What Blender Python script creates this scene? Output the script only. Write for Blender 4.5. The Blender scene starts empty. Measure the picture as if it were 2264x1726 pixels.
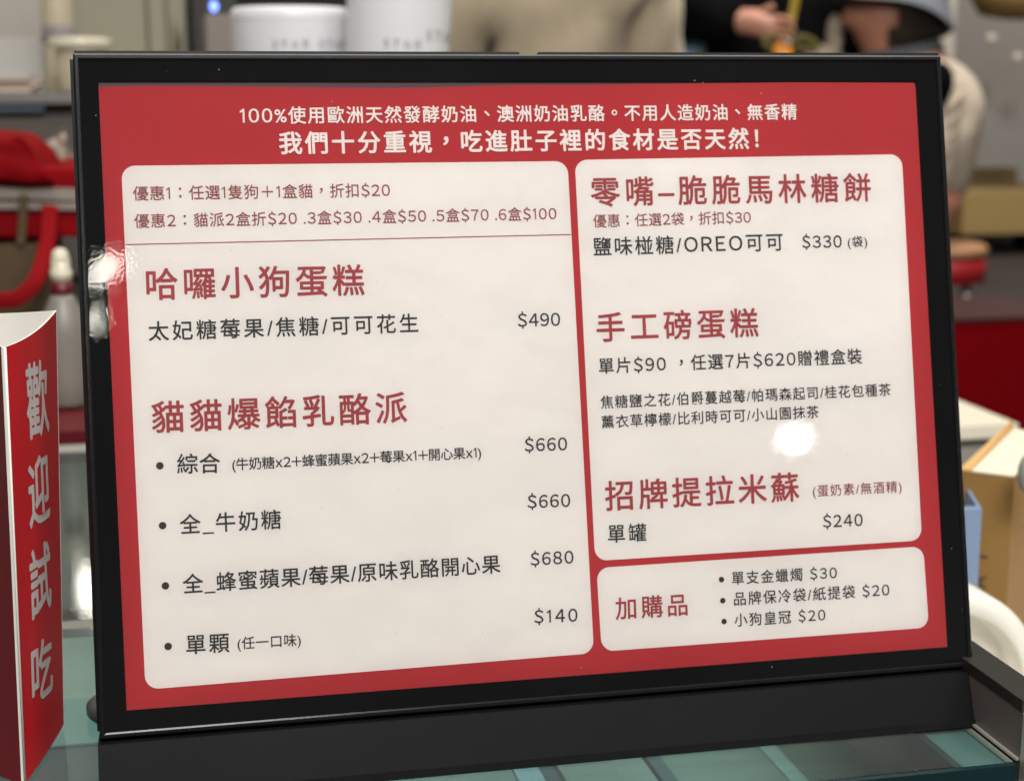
import bpy, bmesh, math, random
from mathutils import Vector, Matrix, noise as mnoise
random.seed(7)
R = math.radians
S = bpy.context.scene
COL = S.collection

# ------------------------------------------------------------------ camera, light, exposure
F_PX, W_PX, H_PX = 3600.0, 2264.0, 1726.0
ROT = Matrix(((0.976627, 0.040974, -0.211002), (-0.214943, 0.185027, -0.958939), (-0.00025, 0.981879, 0.18951)))
LOC = Vector((-0.13566647, -0.52468699, 0.23872337))
cam_d = bpy.data.cameras.new('camera')
cam = bpy.data.objects.new('camera', cam_d)
COL.objects.link(cam)
cam.matrix_world = Matrix.Translation(LOC) @ ROT.to_4x4()
cam_d.sensor_width = 36.0
cam_d.lens = 36.0 * F_PX / W_PX
cam_d.clip_start, cam_d.clip_end = 0.02, 60
cam_d.dof.use_dof = True
cam_d.dof.focus_distance = 0.56
cam_d.dof.aperture_fstop = 13.0
S.camera = cam

world = bpy.data.worlds.new('World')
S.world = world
world.use_nodes = True
wb = world.node_tree.nodes['Background']
wb.inputs[0].default_value = (1.0, 0.93, 0.85, 1)
wb.inputs[1].default_value = 0.10

S.view_settings.view_transform = 'Standard'
S.view_settings.look = 'None'
S.view_settings.exposure = 0
S.view_settings.gamma = 1
S.view_settings.use_curve_mapping = False
S.render.engine = 'CYCLES'
S.cycles.use_denoising = True
S.cycles.max_bounces = 8
S.cycles.transparent_max_bounces = 12


def ray(px, py):
    return ROT @ Vector(((px - W_PX / 2) / F_PX, -(py - H_PX / 2) / F_PX, -1.0))


def at(px, py, y):
    d = ray(px, py)
    return LOC + d * ((y - LOC.y) / d.y)


def onz(px, py, z):
    d = ray(px, py)
    return LOC + d * ((z - LOC.z) / d.z)


def onx(px, py, x):
    d = ray(px, py)
    return LOC + d * ((x - LOC.x) / d.x)


def on_plane(px, py, p, n):
    d = ray(px, py)
    return LOC + d * ((p - LOC).dot(n) / d.dot(n))


def area(name, loc, target, power, sx, sy=None, shape='RECTANGLE', color=(1, .95, .88), roll=0.0):
    l = bpy.data.lights.new(name, 'AREA')
    l.energy, l.shape, l.size, l.size_y, l.color = power, shape, sx, sy or sx, color
    o = bpy.data.objects.new(name, l)
    o.location = loc
    q = (Vector(target) - Vector(loc)).to_track_quat('-Z', 'Y')
    o.rotation_euler = (q @ Matrix.Rotation(roll, 3, 'Z').to_quaternion()).to_euler()
    COL.objects.link(o)
    return o


TILT = R(12)
PB = Vector((0, 0.01016, 0.01895))
UV_, VV, NV = Vector((1, 0, 0)), Vector((0, math.sin(TILT), math.cos(TILT))), Vector((0, -math.cos(TILT), math.sin(TILT)))


def fp(s, t, e=0.0):
    """point of the tilted sign: s across, t up, e towards the viewer"""
    return PB + UV_ * s + VV * t + NV * e


def mirror_lamp(name, px, py, p, n, dist, power, sx, sy, color, roll=0.0):
    """small lamp of the hall whose mirror image falls on a glossy surface"""
    h = on_plane(px, py, p, n)
    d = (h - LOC).normalized()
    r = d - n * (2 * d.dot(n))
    return area(name, h + r * dist, h, power, sx, sy, 'ELLIPSE', color, roll)


area('ceiling_key_light', (-0.02, -1.65, 1.75), (-0.10, 0.05, 0.1), 58, 0.9, 0.6, color=(1, .99, .985))
area('ceiling_side_light', (0.95, -1.0, 1.45), (-0.16, 0.05, 0.1), 13.5, 0.7, 0.5, color=(1, .99, .975))
area('ceiling_top_light', (-0.22, 0.02, 1.8), (-0.22, 0.12, 0), 9, 0.5, 0.35, color=(1, .97, .9))
area('ceiling_hall_light', (0.25, 0.9, 2.35), (0.3, 2.3, 0.1), 38, 2.4, 1.2, color=(1, .94, .85))
area('added_wall_light', (1.7, 2.3, 2.3), (1.6, 4.2, 0.3), 62, 0.8, 0.5, color=(1, .95, .9))  # extra lamp added to brighten the grey wall and the bench
area('ceiling_counter_light', (-0.9, 1.0, 1.9), (-0.5, 1.4, 0), 5, 0.8, 0.5, color=(1, .95, .88))
mirror_lamp('spot_lamp', 232, 596, fp(0, 0, -.0006), NV, 2.6, 0.34, 0.078, 0.036, (1, .96, .84), R(35))
mirror_lamp('spot_lamp', 208, 706, fp(0, 0, -.0006), NV, 2.6, 0.13, 0.013, 0.042, (1, .96, .84), R(-25))
mirror_lamp('spot_lamp', 1758, 969, fp(0, 0, -.0006), NV, 2.4, 0.5, 0.038, 0.024, (1, .97, .93), R(25))
mirror_lamp('spot_lamp', 196, 1303, Vector((0, 0, 0)), Vector((0, 0, 1)), 1.8, 0.075, 0.027, 0.021, (1, .97, .85))
area('case_fill_light', (-0.03, 0.08, -0.012), (-0.03, 0.2, -0.2), 0.10, 0.30, 0.015, color=(.82, 1, .97))  # unseen lamps added under the glass to brighten the inside of the case
area('case_fill_light', (-0.35, 0.45, -0.012), (-0.35, 0.3, -0.2), 0.2, 0.5, 0.015, color=(.9, 1, .95))

# ------------------------------------------------------------------ materials


def mat(name, color, rough=0.5, metal=0.0, var=0.0, vscale=20.0, bump=0.0, bscale=200.0, coat=0.0, spec=0.5,
        emit=None, estr=0.0, stretch=None, sheen=0.0):
    m = bpy.data.materials.new(name)
    m.use_nodes = True
    nt = m.node_tree
    b = nt.nodes['Principled BSDF']
    b.inputs['Base Color'].default_value = (*color, 1)
    b.inputs['Roughness'].default_value = rough
    b.inputs['Metallic'].default_value = metal
    b.inputs['Coat Weight'].default_value = coat
    b.inputs['Coat Roughness'].default_value = 0.06
    b.inputs['Specular IOR Level'].default_value = spec
    b.inputs['Sheen Weight'].default_value = sheen
    if emit:
        b.inputs['Emission Color'].default_value = (*emit, 1)
        b.inputs['Emission Strength'].default_value = estr
    if var or bump:
        tc = nt.nodes.new('ShaderNodeTexCoord')
        mp = nt.nodes.new('ShaderNodeMapping')
        if stretch:
            mp.inputs['Scale'].default_value = stretch
        nt.links.new(tc.outputs['Object'], mp.inputs[0])
    if var:
        n = nt.nodes.new('ShaderNodeTexNoise')
        n.inputs['Scale'].default_value = vscale
        n.inputs['Detail'].default_value = 5
        nt.links.new(mp.outputs[0], n.inputs['Vector'])
        r = nt.nodes.new('ShaderNodeMapRange')
        r.inputs[1].default_value, r.inputs[2].default_value = 0.3, 0.7
        r.inputs[3].default_value, r.inputs[4].default_value = 1 - var, 1 + var
        nt.links.new(n.outputs['Fac'], r.inputs[0])
        mx = nt.nodes.new('ShaderNodeVectorMath')
        mx.operation = 'SCALE'
        mx.inputs[0].default_value = color
        nt.links.new(r.outputs[0], mx.inputs['Scale'])
        nt.links.new(mx.outputs[0], b.inputs['Base Color'])
    if bump:
        n2 = nt.nodes.new('ShaderNodeTexNoise')
        n2.inputs['Scale'].default_value = bscale
        n2.inputs['Detail'].default_value = 4
        nt.links.new(mp.outputs[0], n2.inputs['Vector'])
        bp = nt.nodes.new('ShaderNodeBump')
        bp.inputs['Strength'].default_value = bump
        bp.inputs['Distance'].default_value = 0.3 / bscale
        nt.links.new(n2.outputs['Fac'], bp.inputs['Height'])
        nt.links.new(bp.outputs[0], b.inputs['Normal'])
    return m


def clear_sheet(name, tint, rough, haze, speck, sscale, ragged=0.0, ior=1.49):
    """thin clear acrylic or glass: see-through, mirror-like, with a film of dust and specks"""
    m = bpy.data.materials.new(name)
    m.use_nodes = True
    nt = m.node_tree
    nt.nodes.clear()
    N, L = nt.nodes.new, nt.links.new
    out = N('ShaderNodeOutputMaterial')
    tr = N('ShaderNodeBsdfTransparent')
    tr.inputs[0].default_value = (*tint, 1)
    gl = N('ShaderNodeBsdfGlossy')
    gl.inputs['Roughness'].default_value = rough
    df = N('ShaderNodeBsdfDiffuse')
    df.inputs[0].default_value = (.75, .75, .72, 1)
    fr = N('ShaderNodeFresnel')
    fr.inputs[0].default_value = ior
    tc = N('ShaderNodeTexCoord')
    vo = N('ShaderNodeTexVoronoi')
    vo.inputs['Scale'].default_value = sscale
    L(tc.outputs['Object'], vo.inputs['Vector'])
    # a speck in few of the cells, of random size
    sep = N('ShaderNodeSeparateColor')
    L(vo.outputs['Color'], sep.inputs[0])
    rad = N('ShaderNodeMapRange')
    rad.inputs[1].default_value, rad.inputs[2].default_value = 0.972, 1.0
    rad.inputs[3].default_value, rad.inputs[4].default_value = 0.0, 0.17
    L(sep.outputs[0], rad.inputs[0])
    lt = N('ShaderNodeMath')
    lt.operation = 'LESS_THAN'
    L(vo.outputs['Distance'], lt.inputs[0])
    L(rad.outputs[0], lt.inputs[1])
    ns = N('ShaderNodeTexNoise')
    ns.inputs['Scale'].default_value = 9
    ns.inputs['Detail'].default_value = 6
    L(tc.outputs['Object'], ns.inputs['Vector'])
    hz = N('ShaderNodeMapRange')
    hz.inputs[1].default_value, hz.inputs[2].default_value = .35, .7
    hz.inputs[3].default_value, hz.inputs[4].default_value = haze * .5, haze * 1.5
    L(ns.outputs['Fac'], hz.inputs[0])
    sp = N('ShaderNodeMath')
    sp.operation = 'MULTIPLY_ADD'
    sp.inputs[1].default_value = speck
    L(lt.outputs[0], sp.inputs[0])
    L(hz.outputs[0], sp.inputs[2])
    if ragged:
        rn = N('ShaderNodeTexNoise')
        rn.inputs['Scale'].default_value = 900
        rn.inputs['Detail'].default_value = 3
        L(tc.outputs['Object'], rn.inputs['Vector'])
        bp = N('ShaderNodeBump')
        bp.inputs['Strength'].default_value = ragged
        bp.inputs['Distance'].default_value = 0.0004
        L(rn.outputs['Fac'], bp.inputs['Height'])
        L(bp.outputs[0], gl.inputs['Normal'])
    m1 = N('ShaderNodeMixShader')
    L(fr.outputs[0], m1.inputs[0])
    L(tr.outputs[0], m1.inputs[1])
    L(gl.outputs[0], m1.inputs[2])
    m2 = N('ShaderNodeMixShader')
    L(sp.outputs[0], m2.inputs[0])
    L(m1.outputs[0], m2.inputs[1])
    L(df.outputs[0], m2.inputs[2])
    L(m2.outputs[0], out.inputs[0])
    return m


M = dict(
    black=mat('black_plastic', (.006, .006, .0065), .42, var=.2, vscale=60, bump=.05, bscale=900, spec=.22),
    black_gloss=mat('black_rim_plastic', (.006, .006, .0065), .22, bump=.04, bscale=700, spec=.5),
    black_base=mat('black_base_plastic', (.0055, .0055, .0055), .45, var=.12, vscale=25, bump=.08, bscale=1500, spec=.12),
    border=mat('black_print', (.003, .003, .0034), .8, spec=.03),
    backing=mat('shaded_maroon_backing', (.045, .012, .018), .6),
    red_paper=mat('red_paper', (.42, .036, .041), .8, var=.05, vscale=14, bump=.06, bscale=30, spec=.08),
    cream_paper=mat('cream_paper', (.76, .715, .665), .8, var=.022, vscale=16, bump=.22, bscale=16, spec=.06),
    white_ink=mat('white_ink', (.82, .74, .68), .55, spec=.2),
    red_ink=mat('red_ink', (.33, .045, .05), .55, var=.08, vscale=40, spec=.2),
    red_fine=mat('red_fine_ink', (.27, .062, .055), .55, spec=.2),
    dark_ink=mat('dark_ink', (.035, .033, .03), .6, spec=.2),
    acrylic=clear_sheet('acrylic', (.985, .985, .985), .011, .004, .2, 620, .02),
    glass=clear_sheet('green_glass', (.70, .87, .845), .008, .03, .2, 260, .05, 1.52),
    glass_edge=mat('glass_edge', (.008, .024, .026), .2, spec=.3),
    case_pale=mat('case_pale', (.25, .29, .26), .5, var=.12, vscale=9),
    case_teal=mat('case_teal', (.16, .27, .255), .5, var=.12, vscale=14),
    case_dark=mat('case_dark', (.03, .055, .058), .5, var=.2, vscale=18),
    steel=mat('brushed_steel', (.5, .5, .47), .28, 1, bump=.05, bscale=80, stretch=(1, 30, 30)),
    bright_trim=mat('pale_trim', (.6, .58, .52), .3, .6),
    taupe=mat('taupe_laminate', (.115, .095, .088), .5, var=.07, vscale=30, bump=.05, bscale=400),
    foot_grey=mat('smoked_grey_plastic', (.045, .052, .053), .35),
    rail=mat('black_rail', (.017, .017, .013), .45),
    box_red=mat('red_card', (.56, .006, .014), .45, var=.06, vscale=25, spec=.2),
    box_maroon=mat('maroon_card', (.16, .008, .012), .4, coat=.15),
    box_white=mat('white_card', (.74, .71, .64), .6, var=.03, vscale=30),
    box_ink=mat('grey_white_ink', (.62, .56, .53), .5),
    kraft=mat('kraft_card', (.28, .15, .036), .6, var=.05, vscale=40),
    kraft_light=mat('light_kraft', (.66, .40, .15), .55),
    ivory=mat('ivory_card', (.80, .74, .58), .5),
    brown_ink=mat('brown_ink', (.07, .03, .02), .6),
    blue=mat('powder_blue_card', (.19, .265, .40), .5, var=.04, vscale=40),
    white_plastic=mat('white_plastic', (.78, .75, .66), .35),
    grey_plastic=mat('grey_plastic', (.34, .33, .29), .4),
    dark_counter=mat('dark_counter', (.018, .013, .012), .35, var=.3, vscale=8),
    bag_red=mat('red_fabric', (.20, .002, .004), .75, spec=.08, var=.15, vscale=25, bump=.25, bscale=60),
    webbing=mat('red_webbing', (.22, .004, .006), .8, spec=.08, bump=.3, bscale=400),
    stripe=mat('grey_stripe', (.25, .21, .175), .7, var=.12, vscale=40),
    carton=mat('brown_carton', (.075, .045, .018), .8, var=.1, vscale=20),
    bottle=mat('cloudy_bottle', (.20, .18, .155), .4),
    bottle_red=mat('dark_red_plastic', (.10, .003, .006), .4),
    cream_glaze=mat('cream_ceramic', (.43, .38, .27), .3),
    lid=mat('cream_lid', (.6, .55, .42), .2),
    label=mat('grey_label', (.17, .15, .145), .6),
    cabinet=mat('olive_cabinet', (.235, .215, .15), .5, var=.05, vscale=3),
    cab_trim=mat('olive_trim', (.17, .155, .105), .5),
    pale_wall=mat('pale_wall', (.36, .33, .29), .6, var=.05, vscale=2),
    drawer=mat('drawer_grey', (.085, .07, .06), .45, var=.08, vscale=10),
    blue_tape=mat('blue_sheet', (.10, .15, .20), .5),
    grey_carton=mat('grey_white_card', (.40, .385, .36), .6, var=.05, vscale=10),
    paper=mat('paper_stack', (.42, .33, .28), .7),
    brown_dark=mat('dark_brown', (.014, .008, .006), .5),
    void=mat('dark_hall', (.006, .006, .007), .7),
    led_blue=mat('blue_led', (.1, .15, .8), .4, emit=(.18, .3, 1), estr=3.0),
    grey_box=mat('grey_box', (.20, .17, .15), .5),
    tub=mat('white_tub', (.66, .66, .675), .35, var=.02, vscale=10),
    tub_ink=mat('tub_ink', (.33, .33, .34), .5),
    shirt=mat('beige_shirt', (.43, .355, .245), .85, var=.08, vscale=14, bump=.35, bscale=14, stretch=(1.2, 1, .45), sheen=.2),
    shirt_cream=mat('cream_shirt', (.52, .44, .34), .85, var=.08, vscale=20, bump=.4, bscale=24, stretch=(1, 1, .5)),
    cloth_black=mat('black_cloth', (.0045, .0045, .005), .95, spec=.03, var=.3, vscale=18, bump=.3, bscale=30),
    trousers=mat('grey_trousers', (.09, .09, .10), .9, bump=.3, bscale=30),
    shorts=mat('pale_shorts', (.38, .35, .32), .85, bump=.3, bscale=30),
    skin=mat('skin', (.44, .20, .125), .55, var=.08, vscale=30),
    skin_pale=mat('pale_skin', (.50, .24, .165), .5, var=.08, vscale=40),
    hair=mat('dark_hair', (.012, .007, .005), .55, bump=.5, bscale=120, stretch=(1, 1, .2)),
    hat=mat('grey_hat', (.17, .18, .20), .9, bump=.3, bscale=160),
    gold=mat('gold_ribbon', (.36, .25, .015), .5, bump=.2, bscale=120),
    gold_dark=mat('olive_ribbon', (.10, .075, .01), .6),
    orange=mat('orange_charm', (.75, .27, .02), .4),
    pearl=mat('pearl', (.8, .72, .62), .2),
    shoe=mat('shoe', (.02, .02, .02), .6),
    hall_wall=mat('hall_wall', (.33, .305, .275), .65, var=.06, vscale=1.5),
    pillar=mat('pillar', (.62, .58, .49), .6),
    bench=mat('tan_bench', (.34, .23, .085), .6, var=.06, vscale=4),
    bench_dark=mat('tan_bench_trim', (.20, .14, .055), .6),
    shade=mat('tan_shade', (.36, .22, .07), .6),
    carpet=mat('dark_carpet', (.045, .034, .028), .9, var=.2, vscale=6),
    plinth_red=mat('plinth_red', (.20, .001, .004), .6, spec=.06, var=.08, vscale=4),
    plinth_top_shaded=mat('plinth_top_shaded', (.045, .010, .011), .5),
    stool_red=mat('stool_red', (.32, .008, .012), .5),
    tan_pad=mat('tan_pad', (.46, .24, .12), .6),
    floor=mat('floor_tiles', (.05, .04, .035), .4, var=.15, vscale=2),
    patt=None,
)
# patterned teal and blue cloth
pm = mat('patterned_cloth', (.1, .2, .2), .8)
nt = pm.node_tree
vn = nt.nodes.new('ShaderNodeTexVoronoi')
vn.inputs['Scale'].default_value = 26
tcn = nt.nodes.new('ShaderNodeTexCoord')
nt.links.new(tcn.outputs['Object'], vn.inputs['Vector'])
cr = nt.nodes.new('ShaderNodeValToRGB')
cr.color_ramp.interpolation = 'CONSTANT'
els = cr.color_ramp.elements
els[0].color = (.05, .05, .05, 1)
els[1].position = .3
els[1].color = (.10, .28, .27, 1)
for p_, c_ in ((.5, (.16, .27, .42, 1)), (.66, (.16, .14, .12, 1)), (.85, (.12, .33, .32, 1))):
    e_ = els.new(p_)
    e_.color = c_
sepn = nt.nodes.new('ShaderNodeSeparateColor')
nt.links.new(vn.outputs['Color'], sepn.inputs[0])
nt.links.new(sepn.outputs[0], cr.inputs[0])
nt.links.new(cr.outputs[0], nt.nodes['Principled BSDF'].inputs['Base Color'])
M['patt'] = pm

# ------------------------------------------------------------------ object helpers


def tag(o, label=None, cat=None, group=None, kind=None):
    for k, v in (('label', label), ('category', cat), ('group', group), ('kind', kind)):
        if v:
            o[k] = v
    return o


def thing(name, loc, label, cat, group=None):
    o = bpy.data.objects.new(name, None)
    o.empty_display_size = .02
    o.location = loc
    COL.objects.link(o)
    return tag(o, label, cat, group)


def root_of(o):
    while o.parent:
        o = o.parent
    return o


def link_mesh(name, me, m, parent=None, smooth=False):
    o = bpy.data.objects.new(name, me)
    COL.objects.link(o)
    if m:
        me.materials.append(m)
    if parent:
        o.parent = parent
        me.transform(Matrix.Translation(-root_of(parent).location))
    if smooth:
        for p in me.polygons:
            p.use_smooth = True
    return o


def pydata(name, vs, fs, m, parent=None, smooth=False):
    me = bpy.data.meshes.new(name)
    me.from_pydata([tuple(v) for v in vs], [], fs)
    me.update()
    return link_mesh(name, me, m, parent, smooth)


def from_bm(name, bm, m, parent=None, smooth=False, bevel=0.0, seg=2, recalc=True):
    if bevel:
        bmesh.ops.bevel(bm, geom=[e for e in bm.edges if e.is_manifold and e.calc_face_angle(0) > .5], offset=bevel,
                        segments=seg, profile=.5, affect='EDGES')
    if recalc:
        bmesh.ops.recalc_face_normals(bm, faces=bm.faces)
    me = bpy.data.meshes.new(name)
    bm.to_mesh(me)
    bm.free()
    return link_mesh(name, me, m, parent, smooth)


def hexa(bm, p):
    """eight corners: four of one face in order, then the four opposite"""
    v = [bm.verts.new(q) for q in p]
    for f in ((0, 1, 2, 3), (7, 6, 5, 4), (0, 4, 5, 1), (1, 5, 6, 2), (2, 6, 7, 3), (3, 7, 4, 0)):
        bm.faces.new([v[i] for i in f])


def box(bm, x0, x1, y0, y1, z0, z1):
    hexa(bm, [Vector(c) for c in ((x0, y0, z0), (x1, y0, z0), (x1, y0, z1), (x0, y0, z1),
                                  (x0, y1, z0), (x1, y1, z0), (x1, y1, z1), (x0, y1, z1))])


def boxo(name, x0, x1, y0, y1, z0, z1, m, parent=None, bevel=0.0):
    bm = bmesh.new()
    box(bm, x0, x1, y0, y1, z0, z1)
    return from_bm(name, bm, m, parent, bevel=bevel)


def fbox(bm, s0, s1, t0, t1, e0, e1):
    hexa(bm, [fp(s0, t0, e1), fp(s1, t0, e1), fp(s1, t1, e1), fp(s0, t1, e1),
              fp(s0, t0, e0), fp(s1, t0, e0), fp(s1, t1, e0), fp(s0, t1, e0)])


def lathe(name, prof, c, m, parent=None, n=40, smooth=True):
    """profile of (radius, height) turned round a vertical axis at c"""
    vs, fs = [], []
    for r, z in prof:
        for k in range(n):
            a = 2 * math.pi * k / n
            vs.append((c[0] + r * math.cos(a), c[1] + r * math.sin(a), c[2] + z))
    for j in range(len(prof) - 1):
        for k in range(n):
            k2 = (k + 1) % n
            fs.append((j * n + k, j * n + k2, (j + 1) * n + k2, (j + 1) * n + k))
    fs.append(tuple(range(n))[::-1])
    fs.append(tuple((len(prof) - 1) * n + k for k in range(n)))
    return pydata(name, vs, fs, m, parent, smooth)


def tube(name, pts, rx, ry, m, parent=None, n=10, closed=False, up=Vector((0, 0, 1))):
    """a strap or rod along points; rx across, ry thick"""
    pts = [Vector(p) for p in pts]
    vs, fs = [], []
    for i, p in enumerate(pts):
        t = (pts[min(i + 1, len(pts) - 1)] - pts[max(i - 1, 0)]).normalized()
        a = t.cross(up)
        a = a.normalized() if a.length > 1e-4 else Vector((1, 0, 0))
        b = t.cross(a).normalized()
        for k in range(n):
            th = 2 * math.pi * k / n
            vs.append(p + a * rx * math.cos(th) + b * ry * math.sin(th))
    for i in range(len(pts) - 1):
        for k in range(n):
            k2 = (k + 1) % n
            fs.append((i * n + k, i * n + k2, (i + 1) * n + k2, (i + 1) * n + k))
    fs.append(tuple(range(n))[::-1])
    fs.append(tuple((len(pts) - 1) * n + k for k in range(n)))
    return pydata(name, vs, fs, m, parent, True)


def spline(pts, n=8):
    pts = [Vector(p) for p in pts]
    out = []
    for i in range(len(pts) - 1):
        p0, p1, p2, p3 = pts[max(i - 1, 0)], pts[i], pts[i + 1], pts[min(i + 2, len(pts) - 1)]
        for k in range(n):
            t = k / n
            out.append(.5 * ((2 * p1) + (p2 - p0) * t + (2 * p0 - 5 * p1 + 4 * p2 - p3) * t * t + (3 * p1 - p0 - 3 * p2 + p3) * t ** 3))
    out.append(pts[-1])
    return out


# ------------------------------------------------------------------ the hall (setting)
FLOOR = -0.95
o = boxo('floor', -6, 6, -3, 7, FLOOR - .05, FLOOR, M['floor'])
tag(o, kind='structure')
PLAT = at(2110, 690, 2.75).z
o = boxo('raised_floor', .95, 3.2, 2.05, 5.2, FLOOR + .002, PLAT, M['carpet'])
tag(o, kind='structure')
# dark far side of the hall
o = boxo('hall_backdrop_wall', -5, 5, 5.6, 5.7, FLOOR, 2.8, M['void'])
tag(o, 'black unlit wall closing the far side of the hall', 'wall')

# curved grey partition wall at the right
bm = bmesh.new()
pw = at(2095, 100, 4.6)
prev = None
for k in range(13):
    a = k / 12
    x, y = pw.x + 2.2 * a, 4.6 - .9 * a * a
    c = [bm.verts.new((x, y, PLAT)), bm.verts.new((x, y, 2.4)), bm.verts.new((x, y + .08, 2.4)), bm.verts.new((x, y + .08, PLAT))]
    if prev:
        for i in range(4):
            bm.faces.new((prev[i], prev[(i + 1) % 4], c[(i + 1) % 4], c[i]))
    else:
        bm.faces.new(c)
    prev = c
bm.faces.new(prev[::-1])
o = from_bm('partition_wall', bm, M['hall_wall'], smooth=False)
tag(o, 'curved plain grey wall at the right behind the seated person', 'wall')
for px, py in ((2192, 84), (2250, 126)):
    q = at(px, py, 4.4)
    o = lathe('wall_sparkle', [(.002, 0), (.018, .002), (.018, .02), (.006, .03)], (0, 0, 0), M['pearl'])  # pale solid put in for a white sparkle on the wall
    o.location = q - Vector((0, 0, .016))
    tag(o, 'small pale knob put in for a white sparkle on the curved grey wall, ' + ('nearer the cream pillar' if px < 2200 else 'nearer the right edge'), 'wall sparkle', 'white sparkles on the grey wall')
a0, a1 = at(2046, 60, 4.3), at(2112, 60, 4.3)
o = boxo('pillar', a0.x, a1.x, 4.3, 4.5, PLAT, 2.4, M['pillar'], bevel=.02)
tag(o, 'pale cream pillar behind the hat of the seated person', 'pillar')
q = at(2264, 34, 3.7)
o = lathe('hanging_lamp_shade', [(.02, .30), (.06, .29), (.12, .2), (.155, .06), (.12, .0), (.05, -.012)][::-1], (0, 0, 0), M['shade'])
o.location = q
cord = tube('cord', [q + Vector((0, 0, .26)), q + Vector((0, 0, 1.6))], .006, .006, M['rail'], o)
cord.data.transform(Matrix.Identity(4))
tag(o, 'tan rounded lamp shade hanging at the top right corner', 'lamp shade')

# bench
b0, b1 = at(2132, 405, 3.75), at(2420, 512, 3.75)
t = thing('bench', (b0.x, 3.75, PLAT), 'long tan upholstered bench in front of the grey wall', 'bench')
boxo('seat', b0.x, b1.x, 3.75, 4.2, b1.z, b0.z - .03, M['bench'], t, .012)
boxo('backrest', b0.x, b1.x, 4.205, 4.28, b1.z, b0.z + .012, M['bench_dark'], t, .01)
for xx in (b0.x + .04, b1.x - .12):
    boxo('leg', xx, xx + .06, 3.9, 4.0, PLAT, b1.z, M['rail'], t)

# red plinth in front of the platform
c0 = at(2114, 704, 1.95)
o1 = at(2264, 690, 2.0)
t = thing('red_plinth', (c0.x + .2, 1.98, FLOOR), 'dark red plinth with a maroon top darkened for shade, right of the menu sign', 'plinth')
boxo('body', c0.x - .25, c0.x + .9, 1.95, 2.04, FLOOR, c0.z - .006, M['plinth_red'], t)
bm = bmesh.new()
za = c0.z
hexa(bm, [Vector((c0.x - .25, 1.945, za - .006)), Vector((c0.x + .9, 1.945, za - .006)), Vector((c0.x + .9, 1.945, za)), Vector((c0.x - .25, 1.945, za)),
          Vector((c0.x - .25, 2.5, za - .006)), Vector((c0.x + .35, 2.045, za - .006)), Vector((c0.x + .35, 2.045, za)), Vector((c0.x - .25, 2.5, za))])
from_bm('top_board', bm, M['plinth_top_shaded'], t)  # shade on the top is put into its dark maroon colour

# ------------------------------------------------------------------ left: back counter, cabinets and what stands there
zc = at(100, 207, 1.62).z
xr = at(460, 207, 1.62).x
t = thing('work_counter', (-.9, 1.62, FLOOR), 'grey brown work counter with a bright steel edge and drawers, behind the red bag', 'counter')
boxo('worktop', -2.0, xr, 1.62, 2.25, zc - .012, zc, M['steel'], t, .003)
zb = at(100, 260, 1.65).z
boxo('carcass', -2.0, xr - .005, 1.65, 2.25, FLOOR, zc - .012, M['drawer'], t)
boxo('drawer_front', -2.0, xr - .01, 1.632, 1.65, zb - .055, zb, M['drawer'], t, .003)
boxo('drawer_front', -2.0, xr - .01, 1.632, 1.65, zb - .20, zb - .062, M['drawer'], t, .003)
q0, q1 = at(-40, 229, 1.64), at(98, 246, 1.64)
boxo('blue_strip', q0.x, q1.x, 1.63, 1.65, q1.z, q0.z, M['blue_tape'], t)

x0, x1 = at(140, 60, 2.26).x, at(372, 60, 2.26).x
x2 = at(414, 60, 2.26).x
t = thing('tall_cabinet', (x0, 2.3, zc), 'tall olive grey cabinet behind the jar at the upper left', 'cabinet')
boxo('body', x0, x2, 2.30, 2.7, FLOOR + .002, 1.6, M['cab_trim'], t)
boxo('door', x0 + .003, at(322, 60, 2.28).x, 2.275, 2.30, zc - .2, 1.55, M['cabinet'], t, .004)
boxo('door', at(330, 60, 2.28).x, at(366, 60, 2.28).x, 2.275, 2.30, zc - .2, 1.55, M['cabinet'], t, .004)
boxo('door', at(372, 60, 2.28).x, x2 - .004, 2.275, 2.30, zc - .2, 1.55, M['cabinet'], t, .004)
hx = at(392, 70, 2.27).x
tube('handle', [(hx, 2.262, at(392, 110, 2.27).z), (hx, 2.262, at(392, 42, 2.27).z)], .006, .008, M['cab_trim'], t)
o = boxo('side_wall', -3.2, x0 - .004, 2.32, 2.42, FLOOR, 2.2, M['pale_wall'])
tag(o, 'pale grey wall at the far upper left behind the white carton', 'wall')

q0, q1 = at(-60, 82, 1.95), at(92, 160, 1.95)
o = boxo('white_carton', q0.x, q1.x, 1.95, 2.2, zc + .001, q0.z, M['grey_carton'], bevel=.004)
tag(o, 'pale white carton standing on the work counter at the upper left corner', 'carton')
q0, q1 = at(-60, 163, 1.72), at(70, 196, 1.72)
bm = bmesh.new()
for k in range(4):
    zz = zc + .001 + k * .005
    box(bm, q0.x - .01 * (k % 2), q1.x + .006 * ((k * 7) % 3), 1.70 + .006 * (k % 3), 1.86, zz, zz + .0044)
o = from_bm('paper_stack', bm, M['paper'])
tag(o, 'low stack of brownish papers lying on the steel counter edge', 'papers')

jx = at(178, 150, 1.72)
w = (at(250, 100, 1.72).x - at(106, 100, 1.72).x) / 2
hj = at(178, 98, 1.72).z - zc
t = thing('jar', (jx.x, 1.74, zc), 'squat cream jar with a flat shiny lid, left of the sign top corner', 'jar')
lathe('body', [(w * .72, 0), (w * .82, .004), (w * .84, hj * .5), (w * .8, hj * .86), (w * .74, hj * .9)], (jx.x, 1.74, zc + .0005), M['cream_glaze'], t)
lathe('lid', [(w * .9, 0), (w, .002), (w, .010), (w * .95, .013), (w * .3, .015)], (jx.x, 1.74, zc + hj * .9 + .001), M['lid'], t)

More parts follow.
